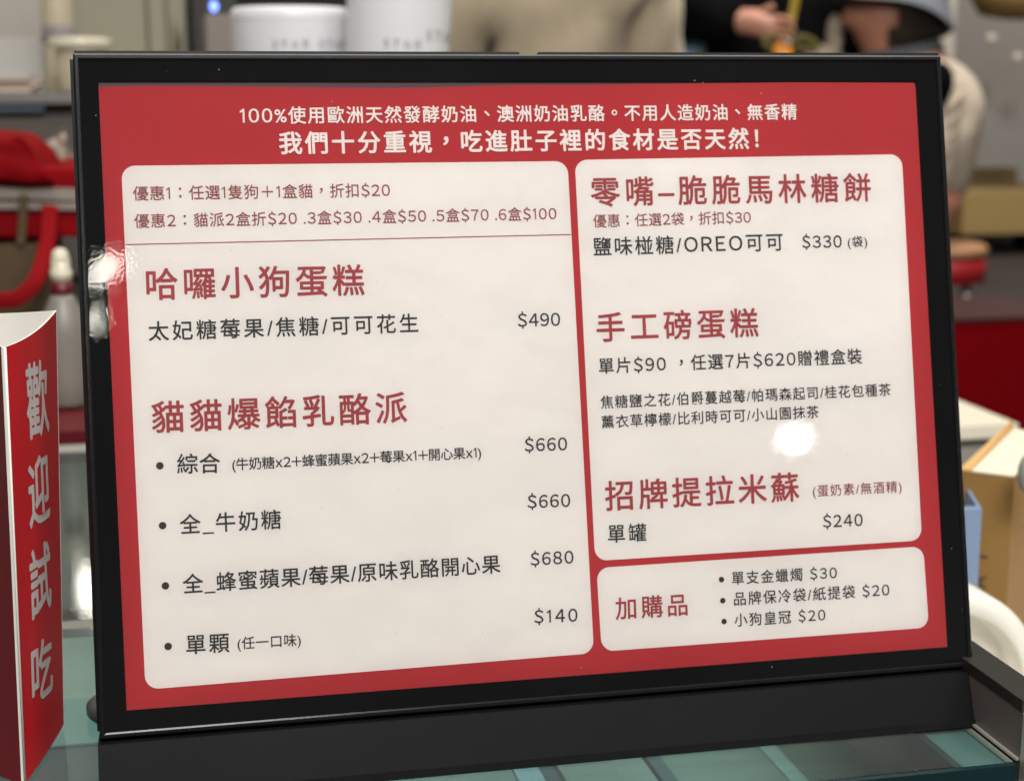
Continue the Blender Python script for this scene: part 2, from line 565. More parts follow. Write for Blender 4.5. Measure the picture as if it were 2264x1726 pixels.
bx = at(128, 60, 1.9)
w = (at(168, 60, 1.9).x - at(92, 60, 1.9).x) / 2
zl0, zl1 = at(128, 96, 1.9).z, at(128, 58, 1.9).z
t = thing('squeeze_bottle', (bx.x, 1.9, zc), 'tall cream bottle with a grey label band behind the jar', 'bottle')
lathe('body', [(w * .9, 0), (w * .95, .004), (w * .93, zl1 - zc + .02), (w * .7, zl1 - zc + .10), (w * .25, zl1 - zc + .13)], (bx.x, 1.9, zc + .0005), M['cream_glaze'], t)
lathe('label_band', [(w * .96, zl0 - zc), (w * .975, zl0 - zc + .002), (w * .97, zl1 - zc)], (bx.x, 1.9, zc), M['label'], t)
lathe('cap', [(w * .3, 0), (w * .3, .02), (w * .12, .05)], (bx.x, 1.9, zl1 + .135), M['bottle_red'], t)

# dark strip in place of the shaded gap, and grey till with blue light
a0, a1 = at(414, 60, 2.5), at(462, 60, 2.5)
o = boxo('dark_gap_strip', a0.x + .004, a1.x, 2.28, 2.4, FLOOR + .002, 2.2, M['brown_dark'])  # solid strip whose dark colour stands for the shade in a gap
tag(o, 'narrow dark brown strip standing in for the shaded gap beside the olive cabinet', 'dark gap')
q0, q1 = at(456, 31, 1.35), at(545, 115, 1.35)
zs = -.02  # rear counter level
t = thing('card_terminal_box', (q0.x, 1.35, zs), 'grey box with a small blue light on top, left of the white tubs', 'box')
boxo('body', q0.x, q1.x, 1.35, 1.5, zs + .001, q0.z, M['grey_box'], t, .004)
q = at(472, 16, 1.37)
boxo('light_housing', at(462, 0, 1.37).x, at(522, 0, 1.37).x, 1.36, 1.45, q0.z + .0005, at(470, -6, 1.37).z, M['rail'], t, .003)
bm = bmesh.new()
bmesh.ops.create_uvsphere(bm, u_segments=16, v_segments=10, radius=.0045, matrix=Matrix.Translation((q.x, 1.358, q.z)) @ Matrix.Scale(1.3, 4, (0, 0, 1)))
from_bm('light', bm, M['led_blue'], t, True)

# rear counter behind the glass case
t = boxo('rear_counter', -1.6, .16, .575, 1.5, FLOOR + .003, zs, M['dark_counter'])
tag(t, 'very dark low counter behind the glass case', 'counter')

# cartons under the bag, bag and strap
q0, q1 = at(-160, 545, 1.05), at(112, 640, 1.05)
ztop = q0.z
o = boxo('brown_carton', q0.x, q1.x, 1.05, 1.3, zs + .001, ztop, M['carton'], bevel=.004)
tag(o, 'dull brown carton underneath the striped red bag', 'carton')
YB = 1.06
t = thing('cooler_bag', (at(60, 545, YB).x, YB + .1, ztop), 'red fabric cooler bag with pale stripes beside the upper left of the sign', 'bag')
xb0, xb1 = at(-260, 500, YB).x, at(300, 500, YB).x
zt = at(100, 372, YB).z
bm = bmesh.new()
box(bm, xb0, xb1, YB + .004, YB + .2, ztop + .006, zt)
bmesh.ops.subdivide_edges(bm, edges=bm.edges, cuts=14, use_grid_fill=True)
for v in bm.verts:
    v.co += Vector((0, 1, .4)) * (mnoise.noise(Vector((v.co.x * 18, v.co.y * 18, v.co.z * 9))) * .007)
from_bm('body', bm, M['bag_red'], t, True)
# domed flap on top
prof = [(-260, 300), (-150, 300), (20, 304), (48, 312), (72, 330), (96, 356), (118, 388), (124, 402)]
bm = bmesh.new()
fr_ = [bm.verts.new(at(px, py, YB - .012)) for px, py in prof] + [bm.verts.new(at(-260, 402, YB - .012))]
f = bm.faces.new(fr_)
ex = bmesh.ops.extrude_face_region(bm, geom=[f])
for v in ex['geom']:
    if isinstance(v, bmesh.types.BMVert):
        v.co.y += .19
bmesh.ops.triangulate(bm, faces=bm.faces)
bmesh.ops.subdivide_edges(bm, edges=bm.edges, cuts=5, use_grid_fill=True)
for v in bm.verts:
    nz = mnoise.noise(v.co * 22) * .012 + mnoise.noise(v.co * 55) * .005
    v.co += Vector((nz * .6, -abs(nz) * 1.2, nz * .8))
from_bm('flap', bm, M['bag_red'], t, True)


def slab(name, quad, y, thick, m, parent):
    p = [at(px, py, y) for px, py in quad]
    bm = bmesh.new()
    hexa(bm, p + [q + Vector((0, thick, 0)) for q in p])
    return from_bm(name, bm, m, parent)


slab('stripe', [(-250, 408), (-250, 434), (280, 446), (280, 420)], YB - .004, .003, M['stripe'], t)
slab('stripe', [(-250, 444), (-250, 458), (280, 466), (280, 450)], YB - .004, .003, M['stripe'], t)
sp_ = spline([at(52, 430, YB - .01), at(48, 520, YB - .012), at(44, 540, YB - .014)])
tube('seam_strap', sp_, .004, .0015, M['carton'], t, up=Vector((0, 1, 0)))
sp_ = spline([at(110, 455, YB - .012), at(104, 540, YB - .03), at(82, 615, YB - .05), at(52, 650, YB - .055), at(20, 664, YB - .055),
              at(-30, 655, YB - .05), at(-80, 600, YB - .03), at(-100, 540, YB - .02)])
tube('handle', sp_, .0075, .0018, M['webbing'], t, n=12, up=Vector((0, 1, 0)))

# pale utensil and crumpled cloth on the bag
t = thing('pastry_brush', at(140, 368, 1.2) , 'small pale brush standing upright behind the red bag', 'brush')
tube('handle', [at(142, 420, 1.2), at(141, 330, 1.2), at(138, 312, 1.2)], .0035, .003, M['cream_glaze'], t)
tube('head', [at(138, 318, 1.2), at(136, 296, 1.2), at(136, 288, 1.2)], .0062, .004, M['lid'], t)
bm = bmesh.new()
bmesh.ops.create_icosphere(bm, subdivisions=4, radius=.03)
for v in bm.verts:
    k = 1 + .35 * mnoise.noise(v.co * 60) + .2 * mnoise.noise(v.co * 140)
    v.co = Vector((v.co.x * 1.1 * k, v.co.y * .6 * k, v.co.z * .9 * k))
bmesh.ops.translate(bm, verts=bm.verts, vec=at(95, 366, 1.3))
o = from_bm('crumpled_cloth', bm, M['stripe'], smooth=True)
tag(o, 'crumpled pale grey cloth half hidden behind the red bag', 'cloth')

# squeezy bottle with red collar on a red tray
YS = .66
s = lambda px: (at(px, 800, YS).x - at(140, 800, YS).x)
zz = lambda py: at(150, py, YS).z
cx = at(140, 800, YS).x
tr0 = zz(955)
o = boxo('red_tray', cx - .09, cx + .12, .60, .78, zs + .001, zz(915), M['bottle_red'], bevel=.003)
tag(o, 'dark red tray underneath the white squeeze bottle', 'tray')
zt0 = zz(914)
t = thing('sauce_bottle', (cx, .69, zt0), 'cloudy white squeeze bottle with a red collar between red box and sign', 'bottle')
r = abs(s(197))
lathe('body', [(r * .85, .0005), (r * .97, .004), (r, .02), (r, zz(760) - zt0), (r * .9, zz(715) - zt0), (r * .55, zz(676) - zt0), (r * .42, zz(662) - zt0)], (cx, .69, zt0), M['bottle'], t)
lathe('collar', [(r * .43, zz(662) - zt0 + .0004), (r * .45, zz(658) - zt0), (r * .45, zz(632) - zt0)], (cx, .69, zt0), M['bottle_red'], t)
lathe('cap', [(r * .44, zz(632) - zt0 + .0004), (r * .44, zz(608) - zt0), (r * .38, zz(606) - zt0), (r * .37, zz(580) - zt0), (r * .28, zz(563) - zt0), (r * .1, zz(557) - zt0)], (cx, .69, zt0), M['lid'], t)

# white tubs on a riser
YT = 1.0
zr = .075
x0, x1 = at(505, 100, YT).x, at(1000, 100, YT).x
o = boxo('display_riser', x0, x1, YT - .13, YT + .13, zs + .001, zr, M['dark_counter'])
tag(o, 'dark riser carrying the two white tubs behind the sign', 'riser')

# ------------------------------------------------------------------ glyphs
LINES = [
    # text, left-bottom, right-bottom, glyph height (px), weight, ink, part name, cap mode
    ('100%使用歐洲天然發酵奶油、澳洲奶油乳酪。不用人造奶油、無香精', (532, 274.8), (1761.5, 265), 36.5, .017, 'white_ink', 'header_text', 0),
    ('我們十分重視，吃進肚子裡的食材是否天然！', (619, 341), (1676.5, 329.3), 47.5, .023, 'white_ink', 'header_text', 0),
    ('優惠1：任選1隻狗＋1盒貓，折扣$20', (294.8, 443.9), (862.4, 435.6), 31, .006, 'red_fine', 'offer_text', 0),
    ('優惠2：貓派2盒折$20 .3盒$30 .4盒$50 .5盒$70 .6盒$100', (297.6, 504.6), (1230.4, 486.8), 30.5, .006, 'red_fine', 'offer_text', 0),
    ('哈囉小狗蛋糕', (325.3, 663), (805.3, 652.2), 67.5, .014, 'red_ink', 'heading_text', 0),
    ('太妃糖莓果/焦糖/可可花生', (329.4, 753.7), (924.7, 734.4), 42, .010, 'dark_ink', 'item_text', 0),
    ('$490', (1145.2, 721.9), (1238.3, 719.4), 27.8, .010, 'dark_ink', 'price_text', 1),
    ('貓貓爆餡乳酪派', (337.2, 957), (899.8, 933.4), 68, .014, 'red_ink', 'heading_text', 0),
    ('綜合', (392.2, 1047.2), (486.4, 1045), 43, .010, 'dark_ink', 'item_text', 0),
    ('(牛奶糖x2+蜂蜜蘋果x2+莓果x1+開心果x1)', (514.1, 1039.7), (1063.7, 1012.6), 26.5, .010, 'dark_ink', 'note_text', 0),
    ('$660', (1160.3, 997.2), (1253.7, 994.2), 27.6, .010, 'dark_ink', 'price_text', 1),
    ('全_牛奶糖', (399, 1180.5), (621.7, 1168), 42, .010, 'dark_ink', 'item_text', 0),
    ('$660', (1166.6, 1122.5), (1260.5, 1119), 27.6, .010, 'dark_ink', 'price_text', 1),
    ('全_蜂蜜蘋果/莓果/原味乳酪開心果', (405.3, 1311.9), (1106.3, 1265.6), 41.5, .010, 'dark_ink', 'item_text', 0),
    ('$680', (1173.4, 1249.2), (1267.8, 1243.8), 27.3, .010, 'dark_ink', 'price_text', 1),
    ('單顆', (412.5, 1446), (507.4, 1440.3), 42, .010, 'dark_ink', 'item_text', 0),
    ('(任一口味)', (525.5, 1435.3), (665.2, 1426.7), 27, .008, 'dark_ink', 'note_text', 0),
    ('$140', (1181.6, 1376.5), (1276.4, 1372.2), 27.8, .010, 'dark_ink', 'price_text', 1),
    ('零嘴–脆脆馬林糖餅', (1307.9, 457), (1925.3, 445.4), 63, .014, 'red_ink', 'heading_text', 0),
    ('優惠：任選2袋，折扣$30', (1311.9, 503.5), (1660, 494.3), 28.3, .005, 'red_fine', 'offer_text', 0),
    ('鹽味椪糖/OREO可可', (1312.6, 566), (1730.8, 554.3), 39.5, .010, 'dark_ink', 'item_text', 0),
    ('$330', (1773.6, 548.2), (1860.7, 546.7), 26, .010, 'dark_ink', 'price_text', 1),
    ('(袋)', (1874.5, 547.5), (1917, 546), 24, .008, 'dark_ink', 'note_text', 0),
    ('手工磅蛋糕', (1320.6, 756), (1676.3, 743.8), 62.5, .014, 'red_ink', 'heading_text', 0),
    ('單片$90 ，任選7片$620贈禮盒裝', (1324.6, 826.6), (1905.4, 803.7), 34, .010, 'dark_ink', 'item_text', 0),
    ('焦糖鹽之花/伯爵蔓越莓/帕瑪森起司/桂花包種茶', (1328.2, 903.5), (1968.9, 874.5), 28, .008, 'dark_ink', 'item_text', 0),
    ('薰衣草檸檬/比利時可可/小山園抹茶', (1330.8, 947.2), (1810, 923.6), 28, .008, 'dark_ink', 'item_text', 0),
    ('招牌提拉米蘇', (1339.2, 1128.7), (1766.4, 1106.9), 63.5, .014, 'red_ink', 'heading_text', 0),
    ('(蛋奶素/無酒精)', (1797.2, 1098.2), (1993.2, 1087.5), 25.4, .005, 'red_fine', 'note_text', 0),
    ('單罐', (1344.6, 1199.5), (1428.8, 1195.8), 39, .010, 'dark_ink', 'item_text', 0),
    ('$240', (1819.7, 1165.3), (1906.9, 1161.3), 26, .010, 'dark_ink', 'price_text', 1),
    ('加購品', (1361.7, 1369.3), (1519.6, 1359.2), 47.5, .012, 'red_ink', 'heading_text', 0),
    ('單支金蠟燭 $30', (1618.3, 1292), (1849.9, 1279), 28.3, .008, 'dark_ink', 'item_text', 0),
    ('品牌保冷袋/紙提袋 $20', (1623, 1338.1), (1966, 1317), 29, .008, 'dark_ink', 'item_text', 0),
    ('小狗皇冠 $20', (1624.1, 1384.6), (1824.5, 1372), 28.3, .008, 'dark_ink', 'item_text', 0),
]
SIDE = '歡迎試吃'
WIDE = dict(zip('023456789$OREx+', '０２３４５６７８９＄ＯＲＥｘ＋'))
EXTRA = [('國HE人', 0.0), (SIDE, .03), ('AI', .0), ('STAR', .012)]
need = {}
for tx, *_r in LINES:
    for ch in tx:
        need[(ch, _r[3])] = None
for tx, wgt in EXTRA:
    for ch in tx:
        need[(ch, wgt)] = None
tmp = []


def text_obj(body, off):
    c = bpy.data.curves.new('glyph', 'FONT')
    c.body = body
    c.size = 1
    c.offset = off
    c.resolution_u = 3
    c.fill_mode = 'FRONT'
    ob = bpy.data.objects.new('glyph', c)
    COL.objects.link(ob)
    tmp.append(ob)
    return ob


gl_obs = {k: text_obj(WIDE.get(k[0], k[0]), .002 if k[0] in '莓檸澳選' else 0.0) for k in need}
adv_obs = {ch: text_obj('H' + ch + 'H', 0) for ch in {k[0] for k in need}}
hh = text_obj('HH', 0)
dg = bpy.context.evaluated_depsgraph_get()
dg.update()


def grab(ob):
    e = ob.evaluated_get(dg)
    me = e.to_mesh()
    vs = [v.co.copy() for v in me.vertices]
    fs = [tuple(p.vertices) for p in me.polygons]
    e.to_mesh_clear()
    return vs, fs


GL = {k: grab(ob) for k, ob in gl_obs.items()}
wid = lambda vs: (max(v.x for v in vs) - min(v.x for v in vs)) if vs else 0
w_hh = wid(grab(hh)[0])
ADV = {ch: wid(grab(ob)[0]) - w_hh for ch, ob in adv_obs.items()}
for k in GL:        # the wide figures are set close, and the figure one is a plain stroke with a flag
    ch = k[0]
    if ch == '1':
        GL[k] = ([Vector(p) for p in ((.20, 0, 0), (.275, 0, 0), (.275, .735, 0), (.215, .735, 0), (.20, .64, 0), (.215, .735, 0), (.06, .61, 0), (.06, .53, 0), (.20, .64, 0))],
                 [(0, 1, 2, 3, 4), (5, 6, 7, 8)])
        ADV[ch] = .40
    elif ch in WIDE:
        vs, fs = GL[k]
        x0, x1 = min(v.x for v in vs), max(v.x for v in vs)
        GL[k] = ([Vector((v.x - x0 + .055, v.y, 0)) for v in vs], fs)
        ADV[ch] = x1 - x0 + .11
for ob in tmp:
    cu = ob.data
    bpy.data.objects.remove(ob)
    bpy.data.curves.remove(cu)
ref = GL[('國', 0.0)][0]
CJK_B, CJK_T = min(v.y for v in ref), max(v.y for v in ref)
CJK_H = (CJK_T - CJK_B) * 1.03
ref = GL[('E', 0.0)][0]
CAP_B, CAP_H = 0.0, .737


BOLD = [(0, 0), (1, 0), (-1, 0), (0, 1), (0, -1), (.7, .7), (-.7, .7), (.7, -.7), (-.7, -.7)]


def layout(text, wgt, h, width, cap, layers=False):
    """flat glyph mesh; x from 0 to width (the ink), y up from the bottom of the glyphs"""
    base, hh_ = (CAP_B, CAP_H) if cap else (CJK_B, CJK_H)
    sc = h / hh_
    xs, x = [], 0.0
    for ch in text:
        xs.append(x)
        x += ADV[ch]
    ink0 = min(v.x for v in GL[(text[0], wgt)][0])
    last = GL[(text[-1], wgt)][0]
    ink1 = xs[-1] + max(v.x for v in last)
    n = len(text)
    ls = 0 if n < 2 else (width / sc - (ink1 - ink0)) / (n - 1)
    vs, fs, ks = [], [], []
    for i, ch in enumerate(text):
        gv, gf = GL[(ch, wgt)]
        dx = xs[i] - ink0 + ls * i
        dy = 0.0
        if ch in '，、。：' and gv:  # set in the middle of the square
            dx += .5 - sum((min(v.x for v in gv), max(v.x for v in gv))) / 2
            dy = .40 - sum((min(v.y for v in gv), max(v.y for v in gv))) / 2
        for c_i, (bx, by) in enumerate(BOLD if wgt > .001 else BOLD[:1]):   # heavier strokes: the print laid down a few times, a hair apart
            o_ = len(vs)
            vs += [((v.x + dx + bx * wgt) * sc, (v.y + dy + by * wgt - base) * sc) for v in gv]
            ks += [c_i] * len(gv)
            fs += [tuple(q + o_ for q in f) for f in gf]
    return (vs, fs, ks) if layers else (vs, fs)


# ------------------------------------------------------------------ the menu sign
sign = thing('menu_sign', (0, 0, 0), 'black framed tabletop menu sign with a red and cream price list, on the glass counter', 'menu sign')
FW, FH = .160, .2325
RIM = .0021
bm = bmesh.new()
def fq(s, t, e):
    return fp(s + (.0011 if s > 0 else -.0004) * (1 - t / FH) * min(1, abs(s) / .1), t, e)


# rim as a closed ring with a bevelled lip, clip gap in the top
ring = [(0, -.011), (0, -.0006), (.0006, 0), (RIM - .0005, 0), (RIM, -.0005), (RIM, -.0030), (RIM, -.011)]
loops = []
for ins, e in ring:
    loops.append([bm.verts.new(fq(sx * (FW - ins), tt, e)) for sx, tt in ((-1, ins), (1, ins), (1, FH - ins), (-1, FH - ins))])
for a in range(len(loops)):
    b = (a + 1) % len(loops)
    for k in range(4):
        k2 = (k + 1) % 4
        bm.faces.new((loops[a][k], loops[a][k2], loops[b][k2], loops[b][k]))
frame = from_bm('frame', bm, M['black_gloss'], sign)
# raised clip strips along the top edge with a gap between them
ga, gb = on_plane(1150, 121, fp(0, 0), NV), on_plane(1193, 121, fp(0, 0), NV)
for s0, s1 in ((-FW + .0004, ga.x), (gb.x, FW - .0004)):
    bm = bmesh.new()
    fbox(bm, s0, s1, FH + .0002, FH + .0011, -.0105, -.0012)
    from_bm('snap_strip', bm, M['black'], sign, bevel=.0003)
# side shell and rear prop
bm = bmesh.new()
fbox(bm, -FW - .0016, FW + .0002, .001, FH + .0004, -.0175, -.0114)
from_bm('back_shell', bm, M['black'], sign, bevel=.001)
bm = bmesh.new()
hexa(bm, [fp(-.05, .10, -.0178), fp(.05, .10, -.0178), fp(.05, .105, -.0178), fp(-.05, .105, -.0178),
          Vector((-.05, .105, .0008)), Vector((.05, .105, .0008)), Vector((.05, .108, .0012)), Vector((-.05, .108, .0012))])
from_bm('rear_prop', bm, M['black'], sign)

EP = -.0018                     # the printed sheet
P0 = fp(0, 0, EP)


def st(px, py, e=EP):
    q = on_plane(px, py, fp(0, 0, e), NV)
    d = q - PB
    return d.dot(UV_), d.dot(VV)


# black border of the window, butted strips round the opening
EB = -.0012
win = [st(217, 178, EB), st(2025, 179, EB), st(2096, 1429.5, EB), st(280, 1570, EB)]
i0 = RIM - .0001
outer = [(-FW + i0, FH - i0), (FW - i0, FH - i0), (FW - i0, i0), (-FW + i0, i0)]
bm = bmesh.new()
vo_ = [bm.verts.new(fq(a, b, EB)) for a, b in outer]
vi_ = [bm.verts.new(fp(a, b, EB)) for a, b in win]
vj_ = [bm.verts.new(fp(a, b, EB - .0004)) for a, b in win]
for k in range(4):
    k2 = (k + 1) % 4
    bm.faces.new((vo_[k], vo_[k2], vi_[k2], vi_[k]))
    bm.faces.new((vi_[k], vi_[k2], vj_[k2], vj_[k]))
from_bm('border', bm, M['border'], sign)
bm = bmesh.new()
fbox(bm, -FW + i0, FW - i0, i0, FH - i0, -.0100, -.0024)
from_bm('backing_board', bm, M['backing'], sign)  # dark maroon also carries the shade in the gap above the sheet
pydata('cover_sheet', [fq(*outer[k_], -.0007) for k_ in (3, 2, 1, 0)], [(0, 1, 2, 3)], M['acrylic'], sign)

# printed sheet with its slightly wavy upper edge
top = [(205, 192.5), (260, 191), (330, 190), (430, 190.5), (500, 191), (600, 192.5), (700, 193.5), (860, 194.5), (930, 194), (1000, 192), (1080, 189.5), (1150, 188),
       (1270, 188), (1400, 186.5), (1500, 185.5), (1620, 184), (1750, 182.5), (1900, 183), (2021, 183.5), (2027, 200), (2040, 260)]
pts = [fp(*st(*p), EP) for p in top] + [fp(*st(2106, 1440), EP), fp(*st(270, 1582), EP)]
sheet = pydata('menu_sheet', pts, [tuple(range(len(pts)))[::-1]], M['red_paper'], sign)


def rounded(c, r):
    """rounded quad in sign coordinates"""
    out = []
    n = len(c)
    for i in range(n):
        p, a, b = Vector(c[i]), Vector(c[i - 1]), Vector(c[(i + 1) % n])
        d1, d2 = (a - p).normalized(), (b - p).normalized()
        for k in range(9):
            th = k / 8 * math.pi / 2
            out.append(p + d1 * r * (1 - math.sin(th)) + d2 * r * (1 - math.cos(th)))
    return out


PANELS = [((268, 367), (1254.5, 356.5), (1313, 1443), (321.5, 1523.5)),
          ((1270.5, 354), (1993.5, 341.5), (2038, 1194), (1315.5, 1239.5)),
          ((1318.5, 1255), (2041, 1207), (2053.5, 1386.5), (1330, 1439.5))]
for c, lb in zip(PANELS, ('large cream panel listing the cakes and pies', 'tall cream panel listing the snacks and pound cakes', 'small cream panel listing the add-on items')):
    pr = rounded([st(*p) for p in c], .0046)
    o = pydata('panel', [fp(p.x, p.y, EP + .00012) for p in pr], [tuple(range(len(pr)))[::-1]], M['cream_paper'], sheet)
    o['label'] = lb
EI = EP + .00024
a, b = Vector(st(278, 541)), Vector(st(1261.5, 518.8))
nn = Vector((0, .00017))
pydata('divider', [fp(*(a - nn), EI), fp(*(b - nn), EI), fp(*(b + nn), EI), fp(*(a + nn), EI)], [(0, 1, 2, 3)], M['red_fine'], sheet)
for px, py, rr in ((353.5, 1029.2, 8.4), (359.5, 1161.3, 8.4), (365.8, 1294.2, 8.4), (371.7, 1428, 8.4), (1594.7, 1280.4, 5.9), (1597.6, 1326.9, 5.9), (1600.5, 1373, 5.9)):
    c = Vector(st(px, py))
    r = (Vector(st(px + rr, py)) - c).length
    pydata('bullet', [fp(c.x + r * math.cos(k * math.pi / 12), c.y + r * math.sin(k * math.pi / 12), EI) for k in range(24)], [tuple(range(24))], M['dark_ink'], sheet)
for tx, pl, pr, h, wgt, ink, nm, cap in LINES:
    a, b, c = Vector(st(*pl)), Vector(st(*pr)), Vector(st(pl[0] - h * .045, pl[1] - h))
    ux = (b - a).normalized()
    uy = Vector((-ux.y, ux.x))
    vs, fs, ks = layout(tx, wgt, (c - a).length, (b - a).length, cap, True)
    P3 = [a + ux * x + uy * y for x, y in vs]
    pydata(nm, [fp(p.x, p.y, EI + k_ * .000006) for p, k_ in zip(P3, ks)], fs, M[ink], sheet)

# base of the sign
bt0, bt1 = on_plane(217, 1645, fp(0, 0, .0030), NV), on_plane(2154, 1485, fp(0, 0, .0030), NV)
zt_ = (bt0.z + bt1.z) / 2
xl, xr_ = -.1610, .1606
bm = bmesh.new()
hexa(bm, [Vector((xl, -.0005, .0012)), Vector((xr_ + .0004, -.0005, .0012)), Vector((xr_ + .0006, .0066, zt_)), Vector((xl, .0066, zt_)),
          Vector((xl, .060, .0012)), Vector((xr_, .060, .0012)), Vector((xr_, .036, zt_ - .004)), Vector((xl, .036, zt_ - .004))])
from_bm('base', bm, M['black_base'], sign, bevel=.0011, seg=3)
bm = bmesh.new()
hexa(bm, [Vector((xl - .0002, -.0013, .0)), Vector((xr_ + .0004, -.0013, .0)), Vector((xr_ + .0004, -.0009, .0026)), Vector((xl - .0002, -.0009, .0026)),
          Vector((xl - .0002, .062, .0)), Vector((xr_ + .0004, .062, .0)), Vector((xr_ + .0004, .062, .0011)), Vector((xl - .0002, .062, .0011))])
from_bm('foot_strip', bm, M['black'], sign, bevel=.0003)

lathe('rear_foot', [(.0175, .0006), (.019, .002), (.019, .0045), (.016, .006), (.004, .0065)], (-.1490, .080, 0), M['foot_grey'], sign)

# tubs' writing is flat lettering wrapped round them
for (xa, xb, ytop, lb, rot, lines) in ((516, 790, 13, 'white paper tub with rounded rim, left one of the two behind the sign top', 0, ((108, .0075, -112), (106, .0075, -68))),
                                      (742, 980, -42, 'taller white paper tub leaning right, with grey lettering', -9, ((106, .0075, -112), (84, .0095, -66)))):
    yt_ = YT if not rot else YT - .075
    p0, p1 = at(xa, 110, yt_), at(xb, 110, yt_)
    cxx, rr = (p0.x + p1.x) / 2, (p1.x - p0.x) / 2
    ztop_ = at((xa + xb) / 2, ytop, yt_).z
    yy = yt_ + .045
    t = thing('paper_tub', (cxx, yy, zr), lb, 'paper tub', 'white paper tubs behind the sign')
    hgt = ztop_ - zr
    lathe('body', [(rr * .9, .001), (rr * .93, .003), (rr * .985, hgt * .7), (rr, hgt - .010), (rr * .992, hgt - .005), (rr * .95, hgt - .001), (rr * .88, hgt)], (cxx, yy, zr), M['tub'], t, 64)
    lathe('lid_seam', [(rr * .996, hgt - .0125), (rr * 1.003, hgt - .012), (rr * 1.003, hgt - .0105), (rr * .998, hgt - .010)], (cxx, yy, zr), M['tub'], t, 64)
    for py, hh_, deg in lines:
        zz0 = at((xa + xb) / 2, py, yt_).z
        v2, f2 = layout('STAR', .012, hh_, hh_ * 4.4, 1)
        gv = []
        for x, y in v2:
            an = R(deg) + x / rr
            gv.append((cxx + rr * 1.006 * math.cos(an), yy + rr * 1.006 * math.sin(an), zz0 + y))
        pydata('lettering', gv, f2, M['tub_ink'], t)
    if rot:
        t.rotation_euler = (0, R(4), 0)

# ------------------------------------------------------------------ glass display case
XR = .1568
case = thing('display_case', (-.3, .2, FLOOR), 'glass topped display case with teal tinted panes, carrying the menu sign', 'display case')
ysm = .186
pydata('glass_top', [(-.9, -.0315, -.0006), (XR - .002, -.0315, -.0006), (XR - .002, ysm, -.0006), (-.9, ysm, -.0006)], [(0, 1, 2, 3)], M['glass'], case)
boxo('glass_edge', -.9, XR - .001, -.0345, -.0318, -.0065, -.0008, M['glass_edge'], case, .0005)
boxo('joint_strip', -.9, XR - .002, ysm + .0015, ysm + .012, -.005, -.0008, M['steel'], case, .0006)
boxo('joint_strip', -.9, XR - .002, ysm + .026, ysm + .031, -.005, -.0008, M['glass_edge'], case, .0006)
pydata('glass_top', [(-.9, ysm + .0125, -.0006), (XR - .002, ysm + .0125, -.0006), (XR - .002, .535, -.0006), (-.9, .535, -.0006)], [(0, 1, 2, 3)], M['glass'], case)
boxo('rear_edge', -.9, XR, .536, .5385, -.006, -.0004, M['glass_edge'], case, .0004)
boxo('rear_edge', -.9, XR, .540, .560, -.006, 0.0004, M['bright_trim'], case, .001)
# right hand channel under the glass
xc0, xc1 = onz(1990, 1660, 0).x, onz(2010, 1640, 0).x
boxo('channel', XR - .0235, XR - .0205, -.031, .5, -.006, -.0012, M['case_dark'], case)
boxo('channel', XR - .0200, XR - .004, -.031, .5, -.0055, -.0016, M['case_teal'], case)
boxo('channel', XR - .0036, XR - .0012, -.031, .5, -.004, -.0009, M['bright_trim'], case)
# inside: the tones of the shelf bands imitate reflections in the glass
boxo('inner_shelf', -.89, XR - .03, -.02, .155, -.062, -.058, M['case_dark'], case)
ya_, yb_ = onz(180, 1645, -.106).y, onz(180, 1545, -.106).y
boxo('inner_shelf', -.89, XR - .03, .1555, ya_, -.111, -.107, M['case_dark'], case)
boxo('inner_shelf', -.89, XR - .03, ya_ + .0005, yb_, -.110, -.106, M['case_teal'], case)
boxo('inner_shelf', -.89, XR - .03, yb_ + .0005, .53, -.110, -.106, M['case_pale'], case)
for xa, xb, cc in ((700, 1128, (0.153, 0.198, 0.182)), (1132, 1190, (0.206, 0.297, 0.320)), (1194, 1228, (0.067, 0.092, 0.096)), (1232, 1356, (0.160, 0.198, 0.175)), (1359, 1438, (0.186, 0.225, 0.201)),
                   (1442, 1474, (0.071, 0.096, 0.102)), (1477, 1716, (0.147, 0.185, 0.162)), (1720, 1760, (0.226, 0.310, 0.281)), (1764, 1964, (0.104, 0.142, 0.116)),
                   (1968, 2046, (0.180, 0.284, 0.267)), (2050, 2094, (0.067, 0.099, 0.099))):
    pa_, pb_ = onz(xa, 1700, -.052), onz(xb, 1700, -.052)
    boxo('reflection_panel', pa_.x, pb_.x, -.018, .150, -.0575, -.052 + .001 * (xa % 3), mat('reflection_tint', cc, .4, var=.18, vscale=30, stretch=(.3, 3, 1)), case, .001)  # panel colours stand for blurred reflections in the glass top
boxo('rear_panel', -.89, XR, .536, .56, FLOOR + .001, -.0065, M['case_pale'], case)
pydata('front_pane', [(-.9, -.033, -.35), (XR - .002, -.033, -.35), (XR - .002, -.033, -.0068), (-.9, -.033, -.0068)], [(0, 1, 2, 3)], M['glass'], case)
boxo('plinth', -.9, XR - .004, -.03, .53, FLOOR + .001, -.35, M['taupe'], case)

# partition with black rail at the right
zl = onx(2200, 1532, XR).z
zh = zl + .006
t = thing('side_partition', (XR + .01, .2, FLOOR), 'taupe partition with a black top rail at the right end of the glass counter', 'partition')
boxo('panel', XR + .0003, XR + .0095, -.033, .55, FLOOR + .001, zl, M['taupe'], t)
boxo('rail', XR + .0001, XR + .0130, -.033, .55, zl + .0002, zl + .0045, M['rail'], t, .0008)
boxo('end_trim', XR + .0002, XR + .012, -.0375, -.0335, FLOOR + .001, zl, M['bright_trim'], t, .0008)
boxo('edge_trim', XR - .0011, XR + .0002, -.033, .55, .0002, .0010, M['bright_trim'], t)

